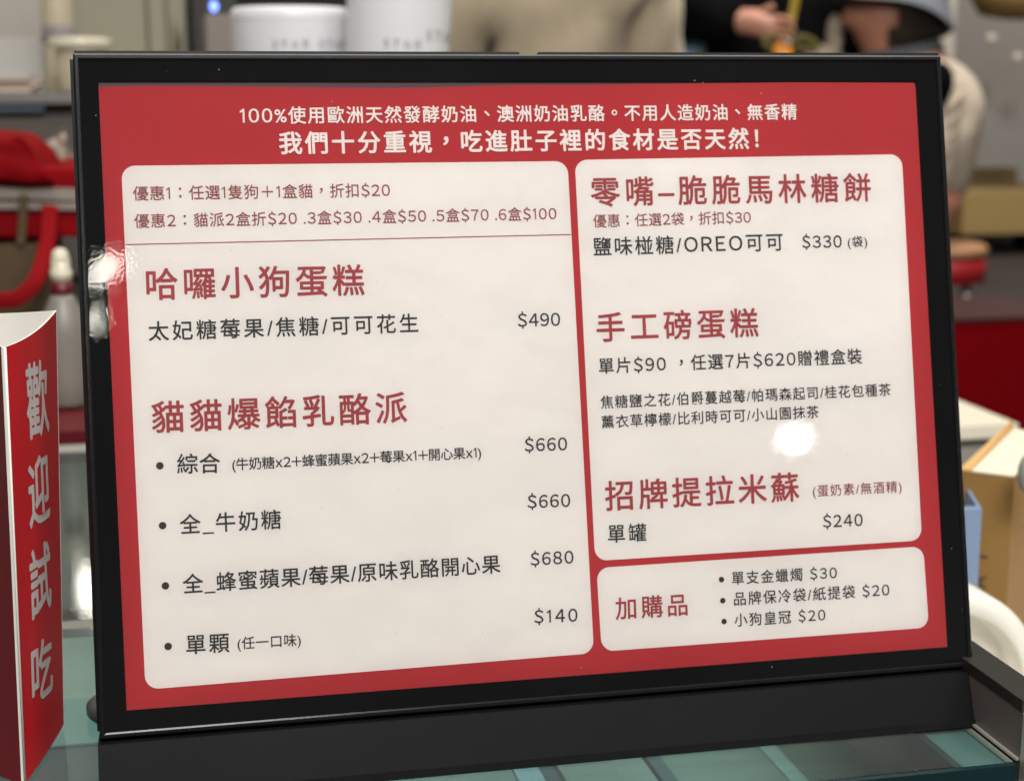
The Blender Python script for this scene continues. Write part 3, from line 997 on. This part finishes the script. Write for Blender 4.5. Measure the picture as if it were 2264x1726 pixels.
# lower side counter carrying the gift boxes
ZS = -.085
o = boxo('side_counter', XR + .0135, .56, .02, .60, FLOOR + .001, ZS, M['white_plastic'], bevel=.003)
tag(o, 'white low side counter beyond the partition holding the gift boxes', 'counter')

# white round dish standing on its edge
cq = at(2086, 1532, .17)
ro = (at(2300, 1532, .17) - cq).length
t = thing('white_dish', (cq.x, .17, ZS), 'round white plastic dish standing upright behind the black rail', 'dish')


def vring(name, prof, c, m, parent, n=72):
    vs, fs = [], []
    for r_, y_ in prof:
        for k in range(n):
            a_ = 2 * math.pi * k / n
            vs.append((c.x + r_ * math.cos(a_), c.y + y_, c.z + r_ * math.sin(a_)))
    for j in range(len(prof) - 1):
        for k in range(n):
            k2 = (k + 1) % n
            fs.append((j * n + k, j * n + k2, (j + 1) * n + k2, (j + 1) * n + k))
    fs.append(tuple((len(prof) - 1) * n + k for k in range(n)))
    return pydata(name, vs, fs, m, parent, True)


vring('rim', [(ro * .7, .03), (ro * .99, .028), (ro, .022), (ro, .003), (ro * .985, 0), (ro * .80, -.004), (ro * .785, -.002), (ro * .74, .012)], cq, M['white_plastic'], t)
vring('inside', [(ro * .735, .0125), (ro * .6, .018), (ro * .1, .02)], cq, M['grey_plastic'], t)
boxo('foot', cq.x - .02, cq.x + .02, .172, .2, ZS + .001, cq.z - ro * .9, M['white_plastic'], t)

# kraft gift box with ivory lid and a raised flap
ZK = .022
k = [onz(2122, 1041, ZK), onz(2242, 1056, ZK), onz(2330, 968, ZK), onz(2240, 950, ZK)]
t = thing('kraft_gift_box', (k[0] + (k[2] - k[0]) * .5).to_tuple()[:2] + (ZS,), 'tall kraft brown gift box with an ivory top and dark letters', 'gift box')
dn = Vector((0, 0, ZK - ZS - .001))
bm = bmesh.new()
hexa(bm, [p - dn for p in k] + list(k))
from_bm('body', bm, M['kraft'], t)
inn = [k[0] + (k[1] - k[0]) * .22 + Vector((0, 0, .0004))] + [p + Vector((0, 0, .0004)) for p in k[1:]]
inn[3] = k[3] + (k[2] - k[3]) * .03 + Vector((0, 0, .0004))
bm = bmesh.new()
hexa(bm, inn + [p + Vector((0, 0, .0008)) for p in inn])
from_bm('lid', bm, M['ivory'], t)
fl = [k[0] + Vector((0, 0, .0003)), k[0] + (k[1] - k[0]) * .2 + Vector((0, 0, .0003)), inn[3] - Vector((.0005, 0, .0001)), k[3] + Vector((-.001, .0, .0003))]
bm = bmesh.new()
up_ = Vector((0, 0, .0012))
hexa(bm, fl + [fl[0] + up_, fl[1] + up_, fl[2] + up_, fl[3] + Vector((0, 0, .0065))])
from_bm('flap', bm, M['kraft_light'], t)
ex_ = (k[1] - k[0]).normalized()
ny = Vector((ex_.y, -ex_.x, 0))
d0 = on_plane(2180, 1302, k[0] + ny * .0003, ny)
vs, fs = layout('AI', .0, .0085, .019, 1)
pydata('lettering', [d0 + Vector((0, 0, 1)) * x + ex_ * (-(y)) for x, y in vs], fs, M['brown_ink'], t)

# blue open box
ZBl = .012
q = [onz(2080, 1128, ZBl), onz(2171, 1125, ZBl), onz(2122, 1046, ZBl), onz(2040, 1050, ZBl)]
t = thing('blue_gift_box', ((q[0].x + q[2].x) / 2, (q[0].y + q[2].y) / 2, ZS), 'powder blue open gift box, half hidden behind the sign', 'gift box')
bm = bmesh.new()
c_ = sum(q, Vector()) / 4
ii = [p + (c_ - p) * .16 for p in q]
lo = [p - Vector((0, 0, ZBl - ZS - .001)) for p in q]
lo_i = [p - Vector((0, 0, .04)) for p in ii]
A = [bm.verts.new(p) for p in q]
B = [bm.verts.new(p) for p in ii]
C_ = [bm.verts.new(p) for p in lo]
D = [bm.verts.new(p) for p in lo_i]
for a in range(4):
    b = (a + 1) % 4
    bm.faces.new((A[a], A[b], B[b], B[a]))
    bm.faces.new((C_[a], C_[b], A[b], A[a]))
    bm.faces.new((B[a], B[b], D[b], D[a]))
bm.faces.new(D)
bm.faces.new(C_[::-1])
from_bm('body', bm, M['blue'], t)
w_ = [p - Vector((0, 0, .022)) + (c_ - p) * .22 for p in q]
pydata('tissue', w_, [(0, 1, 2, 3)], M['box_white'], t)

# grey tape dispenser at the right edge
q = onz(2262, 1060, ZK + .004)
bm = bmesh.new()
bmesh.ops.create_uvsphere(bm, u_segments=24, v_segments=16, radius=1)
for v in bm.verts:
    v.co = Vector((v.co.x * .006, v.co.y * .007, v.co.z * .0115))
bmesh.ops.translate(bm, verts=bm.verts, vec=q + Vector((.0012, -.004, .004)))
o = from_bm('tape_dispenser', bm, M['grey_plastic'], smooth=True)
tag(o, 'small rounded grey plastic dispenser at the right edge against the kraft box', 'dispenser')

# white shelf unit behind the boxes
YW = .72
e0, e1 = at(2060, 948, YW), at(2252, 934, YW)
t = thing('white_shelf', (e1.x - .1, YW + .1, FLOOR), 'ivory white shelf top with a grey recess, behind the kraft box', 'shelf')
tk = at(2115, 972, YW).z
zz_ = (at(2115, 946, YW).z + e1.z) / 2
boxo('top', e1.x - .45, e1.x, YW, YW + .32, tk, zz_, M['ivory'], t, .0015)
boxo('body', e1.x - .45, e1.x - .006, YW + .012, YW + .30, FLOOR + .001, tk - .0002, M['grey_plastic'], t)

# red tasting box at the left
A0, B0 = onz(52, 1735, 0.0005), onz(142, 1599, 0.0005)
At, Bt = at(7, 768, A0.y), at(125.5, 686, B0.y)
C0 = Vector((A0.x - .047, B0.y + .002, .0005))
Ct = at(-120, 694, C0.y)
t = thing('tasting_box', ((A0.x + B0.x + C0.x) / 3, (A0.y + B0.y + C0.y) / 3, 0), 'red three sided card stand with white vertical lettering, left of the menu sign', 'card stand')


def bent(a0, b0, at_, bt_, sag, bow, nu=14, nv=10):
    """card face between two upright edges; the top sags and the face bows a little"""
    nrm = (b0 - a0).cross(Vector((0, 0, 1))).normalized()

    def f(s_, v_):
        lo_, hi_ = a0 + (b0 - a0) * s_, at_ + (bt_ - at_) * s_
        hi_ = hi_ - Vector((0, 0, sag * 4 * s_ * (1 - s_)))
        return lo_ + (hi_ - lo_) * v_ + nrm * (bow * 4 * s_ * (1 - s_))
    vs_, fs_ = [], []
    for j in range(nv + 1):
        for i in range(nu + 1):
            vs_.append(f(i / nu, j / nv))
    for j in range(nv):
        for i in range(nu):
            p_ = j * (nu + 1) + i
            fs_.append((p_, p_ + 1, p_ + nu + 2, p_ + nu + 1))
    return vs_, fs_, f, nrm


def card(name, a0, b0, at_, bt_, sag, bow, m):
    vs_, fs_, f, nrm = bent(a0, b0, at_, bt_, sag, bow)
    o_ = pydata(name, vs_, fs_, None, t, False)
    th = .0007
    me = o_.data
    bm_ = bmesh.new()
    bm_.from_mesh(me)
    g = bmesh.ops.solidify(bm_, geom=bm_.faces[:], thickness=th)
    bm_.to_mesh(me)
    bm_.free()
    me.materials.append(m)
    me.materials.append(M['box_white'])
    root = Vector(t.location)
    for p in me.polygons:
        cc = p.center + root
        # the printed side is the one further out
        side = (cc - (a0 + (b0 - a0) * .5)).dot(nrm)
        p.material_index = 0
    # faces whose normal points inwards, and the cut edges, are plain white
    for p in me.polygons:
        if p.normal.dot(nrm) < .6:
            p.material_index = 1
    return f, nrm


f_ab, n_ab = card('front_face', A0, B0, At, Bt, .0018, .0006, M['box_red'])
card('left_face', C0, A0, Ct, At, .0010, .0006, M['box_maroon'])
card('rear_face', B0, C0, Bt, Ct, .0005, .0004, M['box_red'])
# fold line
tube('fold', [A0 + n_ab * .0006, (A0 + At) / 2 + n_ab * .0006, At + n_ab * .0006], .0005, .0004, M['box_white'], t)
# the four characters down the face, placed on the face itself


def proj(p):
    c = ROT.transposed() @ (p - LOC)
    return Vector((c.x / -c.z * F_PX + W_PX / 2, -c.y / -c.z * F_PX + H_PX / 2))


def face_uv(px, py):
    """where on the card face a point seen at this pixel lies"""
    g, tgt = Vector((.5, .5)), Vector((px, py))
    for _ in range(12):
        e0 = proj(f_ab(*g))
        J = Matrix(((proj(f_ab(g.x + .01, g.y)) - e0) / .01, (proj(f_ab(g.x, g.y + .01)) - e0) / .01)).transposed()
        g = g + J.inverted() @ (tgt - e0)
    return g


# the four characters down the face: corners of each, clockwise from the upper left
for ch, q4 in zip(SIDE, (((55, 808), (100, 792), (108, 952), (62, 972)), ((60, 1024), (104, 994), (110, 1140), (66, 1168)),
                         ((64, 1222), (108, 1190), (113, 1336), (69, 1372)), ((68, 1430), (112, 1400), (116, 1520), (72, 1562)))):
    gv, gf = GL[(ch, .03)]
    gx0, gx1 = min(v.x for v in gv), max(v.x for v in gv)
    gy0, gy1 = min(v.y for v in gv), max(v.y for v in gv)
    c4 = [face_uv(*p) for p in q4]
    allv, allf = [], []
    for c_i, (bx, by) in enumerate(BOLD):
        o_ = len(allv)
        for v in gv:
            x_, y_ = (v.x + bx * .02 - gx0) / (gx1 - gx0), (v.y + by * .02 - gy0) / (gy1 - gy0)
            g = (c4[3] * (1 - x_) + c4[2] * x_) * (1 - y_) + (c4[0] * (1 - x_) + c4[1] * x_) * y_
            allv.append(f_ab(*g) + n_ab * (.00012 + .000006 * c_i))
        allf += [tuple(k_ + o_ for k_ in f) for f in gf]
    pydata('lettering', allv, allf, M['box_ink'], t)

# ------------------------------------------------------------------ people


def skin_mesh(J, E, sub=2, fn=None):
    """J: name -> (position, (rx, ry)); E: edges by name; first joint is the root"""
    names = list(J)
    me = bpy.data.meshes.new('tmp')
    me.from_pydata([tuple(J[n][0]) for n in names], [(names.index(a), names.index(b)) for a, b in E], [])
    ob = bpy.data.objects.new('tmp', me)
    COL.objects.link(ob)
    md = ob.modifiers.new('skin', 'SKIN')
    md.use_smooth_shade = True
    sv = me.skin_vertices[0].data
    for i, n in enumerate(names):
        sv[i].radius = J[n][1]
        sv[i].use_root = (i == 0)
    ss = ob.modifiers.new('sub', 'SUBSURF')
    ss.levels = sub
    ss.render_levels = sub
    d_ = bpy.context.evaluated_depsgraph_get()
    d_.update()
    new = bpy.data.meshes.new_from_object(ob.evaluated_get(d_))
    bpy.data.objects.remove(ob)
    bpy.data.meshes.remove(me)
    if fn:
        for v in new.vertices:
            v.co = fn(v.co.copy())
        new.update()
    return new


def hand(J, E, wrist, dirv, side, s=1.0, curl=.35):
    """palm, four fingers and thumb as their own chains"""
    d = dirv.normalized()
    up = Vector((0, 0, 1)) - d * d.z
    up = up.normalized() if up.length > .1 else Vector((0, 1, 0))
    ac = d.cross(up).normalized() * side
    w_ = J[wrist][0]
    palm = wrist + '_palm'
    J[palm] = (w_ + d * .05 * s, (.024 * s, .034 * s))
    E.append((wrist, palm))
    for i, ln in enumerate((.068, .078, .072, .056)):
        b_ = w_ + d * .085 * s + up * ((1.5 - i) * .019 * s)
        p1 = b_ + (d - ac * curl * .6).normalized() * ln * .5 * s
        p2 = p1 + (d * .7 - ac * curl * 2).normalized() * ln * .5 * s
        for n_, (nm_, pos, r_) in enumerate((('a', b_, .0095), ('b', p1, .0085), ('c', p2, .007))):
            J['%s_f%d%s' % (wrist, i, nm_)] = (pos, (r_ * s, r_ * s))
        E += [(palm, '%s_f%da' % (wrist, i)), ('%s_f%da' % (wrist, i), '%s_f%db' % (wrist, i)), ('%s_f%db' % (wrist, i), '%s_f%dc' % (wrist, i))]
    b_ = w_ + d * .03 * s + up * .034 * s
    J[wrist + '_ta'] = (b_, (.011 * s, .011 * s))
    J[wrist + '_tb'] = (b_ + (d * .8 + up * .5).normalized() * .045 * s, (.009 * s, .009 * s))
    E += [(palm, wrist + '_ta'), (wrist + '_ta', wrist + '_tb')]


def person(root_loc, rotz, label, pose, mats, scale=1.0, extra_hair=True, hat=False):
    """pose: overrides for joints in the person's own frame (facing -y, feet at z=0)"""
    V = Vector
    P = dict(pelvis=V((0, 0, .95)), spine=V((0, 0, 1.10)), chest=V((0, 0, 1.28)), nbase=V((0, .01, 1.42)), neck=V((0, 0, 1.49)),
             head=V((0, -.012, 1.575)), crown=V((0, -.005, 1.66)))
    for sd, s_ in (('l', -1), ('r', 1)):
        P['sh' + sd] = V((s_ * .165, .01, 1.385))
        P['el' + sd] = V((s_ * .225, .03, 1.11))
        P['wr' + sd] = V((s_ * .215, -.09, .90))
        P['hip' + sd] = V((s_ * .09, 0, .91))
        P['kn' + sd] = V((s_ * .10, -.02, .50))
        P['an' + sd] = V((s_ * .10, .03, .09))
        P['toe' + sd] = V((s_ * .11, -.13, .035))
    P.update({k_: V(v_) for k_, v_ in pose.items()})
    Rr = dict(pelvis=(.125, .095), spine=(.12, .09), chest=(.135, .10), nbase=(.065, .06), neck=(.05, .052), head=(.078, .092), crown=(.05, .062),
              sh=(.058, .058), el=(.042, .042), wr=(.027, .027), hip=(.085, .085), kn=(.058, .058), an=(.04, .04), toe=(.038, .028))
    base = [('pelvis', 'spine'), ('spine', 'chest'), ('chest', 'nbase'), ('nbase', 'neck'), ('neck', 'head'), ('head', 'crown')]
    E = list(base)
    for sd in 'lr':
        E += [('nbase', 'sh' + sd), ('sh' + sd, 'el' + sd), ('el' + sd, 'wr' + sd), ('pelvis', 'hip' + sd), ('hip' + sd, 'kn' + sd), ('kn' + sd, 'an' + sd), ('an' + sd, 'toe' + sd)]
    rad = lambda n_: Rr[n_] if n_ in Rr else Rr[n_[:-1]]
    if 'pelvis_r' in mats:
        Rr['pelvis'] = (mats['pelvis_r'],) * 2
        Rr['hip'] = (.07, .07)
    J = {n_: (P[n_], rad(n_)) for n_ in P}
    for sd, s_ in (('l', -1), ('r', 1)):
        hand(J, E, 'wr' + sd, P['wr' + sd] - P['el' + sd], s_, mats.get('hand', .95))
    hc = P['head']

    def face(co):
        d_ = co - hc
        if abs(d_.z) < .13 and d_.length < .16 and d_.y < 0:
            g = lambda x_, z_, w_: math.exp(-((d_.x - x_) ** 2 + (d_.z - z_) ** 2) / (w_ * w_))
            co.y += -.030 * g(0, -.012, .018) - .014 * g(0, .012, .014) + .010 * (g(.032, .022, .016) + g(-.032, .022, .016))
            co.y += -.012 * g(0, -.052, .02) - .016 * g(0, -.088, .024) - .006 * (g(.05, -.01, .03) + g(-.05, -.01, .03))
        if abs(d_.x) > .06 and abs(d_.z) < .03 and abs(d_.y) < .03:
            co.x *= 1.14
        return co
    mw = Matrix.Translation(root_loc) @ Matrix.Rotation(rotz, 4, 'Z') @ Matrix.Scale(scale, 4)
    root = thing('person', root_loc, label, 'person')

    def add(name, mesh_, m_):
        mesh_.transform(mw)
        mesh_.materials.clear()
        return link_mesh(name, mesh_, m_, root, True)
    add('body', skin_mesh(J, E, 2, face), mats['skin'])

    def grow(names, edges, k_, cut=None, fn=None, sub=3):
        JJ = {n_: (P[n_] if not (cut and n_ in cut) else cut[n_], tuple(r_ + k_ for r_ in rad(n_))) for n_ in names}
        return skin_mesh(JJ, edges, sub, fn)

    def folds(co):
        k_f = mats.get('fold', 1.0)
        a_ = k_f * .010 * mnoise.noise(V((co.x * 9 + co.z * 6, co.y * 6, co.z * 4))) + k_f * .006 * math.sin(co.x * 46 + co.z * 34 + 3 * mnoise.noise(co * 5)) * max(0, mnoise.noise(co * 4) + .35)
        d_ = V((co.x, co.y, 0)).normalized()
        return co + d_ * a_
    sl = mats.get('sleeve', 1.0)
    cut = {}
    for sd in 'lr':
        e_, w_ = P['el' + sd], P['wr' + sd]
        cut['wr' + sd] = e_ + (w_ - e_) * (.86 * sl)
    nb = P['nbase'] + V((0, 0, -.01))
    cut['nbase'] = nb
    names = ['pelvis', 'spine', 'chest', 'nbase', 'shl', 'ell', 'wrl', 'shr', 'elr', 'wrr']
    ed = [('pelvis', 'spine'), ('spine', 'chest'), ('chest', 'nbase')]
    for sd in 'lr':
        ed += [('nbase', 'sh' + sd), ('sh' + sd, 'el' + sd), ('el' + sd, 'wr' + sd)]
    add('shirt', grow(names, ed, mats.get('loose', .022), cut, folds), mats['shirt'])
    cutp = {'pelvis': P['pelvis'] + V((0, 0, -.02))}
    for sd in 'lr':
        cutp['an' + sd] = P['kn' + sd] + (P['an' + sd] - P['kn' + sd]) * .9
    names = ['pelvis', 'hipl', 'knl', 'anl', 'hipr', 'knr', 'anr']
    ed = []
    for sd in 'lr':
        ed += [('pelvis', 'hip' + sd), ('hip' + sd, 'kn' + sd), ('kn' + sd, 'an' + sd)]
    add('trousers', grow(names, ed, .016, cutp, sub=2), mats['pants'])
    for sd in 'lr':
        JJ = {'a': (P['an' + sd] + V((0, .02, -.035)), (.05, .05)), 'b': (P['toe' + sd], (.046, .036))}
        add('shoe', skin_mesh(JJ, [('a', 'b')], 2), M['shoe'])
    # hair: a shell over the back and top of the head
    bm_ = bmesh.new()
    bmesh.ops.create_uvsphere(bm_, u_segments=32, v_segments=20, radius=1)
    for v in list(bm_.verts):
        if v.co.y < -.35 and v.co.z < .55:
            bm_.verts.remove(v)
    for v in bm_.verts:
        n_ = 1 + .06 * mnoise.noise(v.co * 6)
        v.co = hc + V((v.co.x * .098 * n_, v.co.y * .115 * n_ + .012, v.co.z * .125 * n_ + .03))
    me_ = bpy.data.meshes.new('hair')
    bm_.to_mesh(me_)
    bm_.free()
    add('hair', me_, M['hair'])
    return root, mw, P


# beige shirted person with the back to the counter
pa = at(1228, 60, 2.62)
person(Vector((pa.x, 2.62, FLOOR)), R(176), 'person in a loose beige shirt standing with the back to the counter', dict(
    shl=(-.165, .02, 1.38), ell=(-.20, -.03, 1.10), shr=(.175, .02, 1.36), elr=(.255, -.02, 1.1)),
    dict(skin=M['skin'], shirt=M['shirt'], pants=M['trousers'], loose=.036, fold=1.35), 1.0)

# black clothed person holding a golden ribbon
pb = at(1690, 60, 3.0)
hw = at(1668, 66, 2.66)
bz = Vector((pb.x, 3.0, FLOOR))
hl = hw - bz
person(bz, 0.0, 'person dressed in black holding a golden ribbon in one raised hand', dict(
    wrl=(hl.x - .012, hl.y + .01, hl.z + .014), ell=(hl.x - .22, -.14, hl.z + .07), wrr=(.12, -.24, 1.02), elr=(.26, -.02, 1.12)),
    dict(skin=M['skin_pale'], shirt=M['cloth_black'], pants=M['cloth_black'], loose=.03, sleeve=1.16, hand=.74))

# golden ribbon with pearl and orange charm
Yr = 2.62
t = thing('golden_ribbon', at(1706, 92, Yr), 'golden ribbon with a bow, pearl and orange charm held by the person in black', 'ribbon')
tube('strap', spline([at(1775, -160, Yr), at(1768, -60, Yr), at(1757, 10, Yr), at(1744, 70, Yr), at(1740, 92, Yr)]), .0085, .002, M['gold'], t, up=Vector((0, 1, 0)))
tube('bow_loop', spline([at(1740, 92, Yr), at(1712, 80, Yr), at(1690, 92, Yr), at(1704, 106, Yr), at(1738, 96, Yr)]), .007, .003, M['gold_dark'], t, up=Vector((0, 1, 0)))
tube('bow_loop', spline([at(1740, 92, Yr), at(1776, 84, Yr), at(1806, 100, Yr), at(1790, 112, Yr), at(1744, 98, Yr)]), .007, .003, M['gold_dark'], t, up=Vector((0, 1, 0)))
bm = bmesh.new()
bmesh.ops.create_uvsphere(bm, u_segments=20, v_segments=12, radius=.0095, matrix=Matrix.Translation(at(1738, 93, Yr - .012)))
from_bm('pearl', bm, M['pearl'], t, True)
lathe('charm', [(.004, .014), (.010, .012), (.019, 0), (.022, -.018), (.020, -.03), (.004, -.034)][::-1], at(1730, 108, Yr - .002), M['orange'], t)

# patterned bag beside the person in black
q0, q1 = at(1492, -30, 2.76), at(1560, 120, 2.76)
t = thing('patterned_bag', ((q0.x + q1.x) / 2, 2.79, q1.z - .25), 'teal and blue patterned shoulder bag between beige and black clothing', 'bag')
boxo('pouch', q0.x - .02, q1.x, 2.76, 2.81, q1.z - .25, q0.z - .01, M['patt'], t, .015)
tube('strap', spline([Vector((q0.x, 2.78, q0.z - .03)), Vector((q0.x + .01, 2.77, q0.z + .12)), Vector((q1.x - .01, 2.77, q0.z + .14)), Vector((q1.x - .008, 2.78, q0.z - .03))]), .008, .003, M['patt'], t)

# seated person with grey hat, in profile facing left
YC = 2.72
SC = 1.02
hip = at(2078, 520, YC)
seat_z = at(2150, 548, YC).z
rc = Vector((hip.x, YC, PLAT))
inv = lambda p: (Matrix.Rotation(-R(-90), 3, 'Z') @ (p - rc)) / SC
cp = lambda px, py, dy=0.0: inv(at(px, py, YC + dy))
hz = seat_z - PLAT
pose = dict(pelvis=cp(2040, 452), spine=cp(2045, 400), chest=cp(2045, 290), nbase=cp(2015, 165), neck=cp(1985, 112), head=cp(1955, 34), crown=cp(1962, -50))
for sd, dy in (('l', .15), ('r', -.15)):
    pose['sh' + sd] = cp(2040, 205, dy)
    pose['el' + sd] = cp(2045, 375, dy * 1.3)
    pose['wr' + sd] = cp(1880, 420, dy * .8)
    pose['hip' + sd] = cp(2010, 480, dy * .45)
    pose['kn' + sd] = cp(1760, 500, dy * .8)
    pose['an' + sd] = cp(1770, 660, dy * .8)
    pose['toe' + sd] = cp(1660, 684, dy * .8)
root, mw, P = person(rc, R(-90), 'person in a cream shirt and grey bucket hat sitting in profile on a red stool', pose,
                     dict(skin=M['skin'], shirt=M['shirt_cream'], pants=M['shorts'], loose=.012, pelvis_r=.07, fold=1.8), SC)
bc = at(1975, 2, YC)
bm = bmesh.new()
prof = [(.128, -.022), (.112, .012), (.100, .03), (.094, .09), (.07, .115), (.01, .12)]
n = 40
rows = []
for r_, z_ in prof:
    rows.append([bm.verts.new(Vector((1.12 * r_ * math.cos(2 * math.pi * k / n), r_ * math.sin(2 * math.pi * k / n), z_ + (.008 * math.sin(6 * math.pi * k / n) if r_ > .11 else 0)))) for k in range(n)])
for j in range(len(rows) - 1):
    for k in range(n):
        bm.faces.new((rows[j][k], rows[j][(k + 1) % n], rows[j + 1][(k + 1) % n], rows[j + 1][k]))
bmesh.ops.transform(bm, matrix=Matrix.Translation(bc) @ Matrix.Rotation(R(16), 4, 'Y'), verts=bm.verts)
from_bm('hat', bm, M['hat'], root, True)
# tied back hair sticking out under the brim
bm = bmesh.new()
bmesh.ops.create_icosphere(bm, subdivisions=4, radius=1)
for v in bm.verts:
    kk = 1 + .18 * mnoise.noise(v.co * 3)
    v.co = Vector((v.co.x * .058 * kk, v.co.y * .05 * kk, v.co.z * .034 * kk))
bmesh.ops.transform(bm, matrix=Matrix.Translation(at(2044, 60, YC)) @ Matrix.Rotation(R(-8), 4, 'Y'), verts=bm.verts)
from_bm('hair_bun', bm, M['hair'], root, True)
# black strap over the shoulder
tube('shoulder_strap', spline([at(2030, 170, YC - .15), at(2070, 160, YC - .2), at(2086, 172, YC - .215), at(2080, 205, YC - .215), at(2050, 262, YC - .2)]), .022, .010, M['cloth_black'], root, up=Vector((0, 1, 0)))
tube('upper_sleeve', spline([at(2064, 190, YC - .15), at(2092, 200, YC - .16), at(2088, 270, YC - .17), at(2076, 340, YC - .17), at(2064, 400, YC - .17)]), .030, .04, M['shirt_cream'], root, n=16, up=Vector((0, 1, 0)))
for k in range(5):   # sleeve creases
    tube('sleeve_fold', spline([at(2128 - 6 * k, 205 + 36 * k, YC - .195), at(2104 - 6 * k, 232 + 38 * k, YC - .212), at(2074 - 4 * k, 262 + 38 * k, YC - .205)]), .0075, .006, M['shirt_cream'], root, up=Vector((0, 1, 0)))
cc = at(1992, 124, YC)
tube('neckline', [cc + Vector((.072 * math.cos(k * math.pi / 12), .062 * math.sin(k * math.pi / 12), .012 * math.cos(k * math.pi / 12))) for k in range(25)], .02, .024, M['trousers'], root, n=12)
for (px, py), (rx, rz) in (((1822, 122), (.042, .022)), ((1846, 78), (.016, .045))):
    bm = bmesh.new()
    bmesh.ops.create_icosphere(bm, subdivisions=3, radius=1)
    for v in bm.verts:
        kk = 1 + .12 * mnoise.noise(v.co * 2.5)
        v.co = Vector((v.co.x * rx * kk, v.co.y * .03, v.co.z * rz * kk))
    bmesh.ops.translate(bm, verts=bm.verts, vec=at(px, py, YC + .10))
    from_bm('collar_cloth', bm, M['shirt_cream'], root, True)

# stool
q = at(2080, 548, YC)
t = thing('red_stool', (q.x, YC, PLAT), 'low red stool with a tan pad and steel legs underneath the seated person', 'stool')
zt2 = at(2150, 540, YC).z
lathe('pad', [(.085, 0), (.098, .006), (.1, .02), (.09, .028), (.02, .03)], (q.x, YC, zt2 - .024), M['tan_pad'], t)
lathe('seat_frame', [(.09, -.052), (.096, -.05), (.098, -.002), (.09, 0)], (q.x, YC, zt2 - .026), M['stool_red'], t)
for sx, sy in ((-1, -1), (1, -1), (-1, 1), (1, 1)):
    pt = Vector((q.x + sx * .03, YC + sy * .06, zt2 - .075))
    pe = Vector((q.x + sx * .034 , YC + sy * .08, PLAT + .012))
    lg = tube('leg', [pt, pe], .009, .009, M['steel'], t)
    tube('foot_cap', [pe, pe - Vector((0, 0, .0115))], .014, .014, M['rail'], lg)
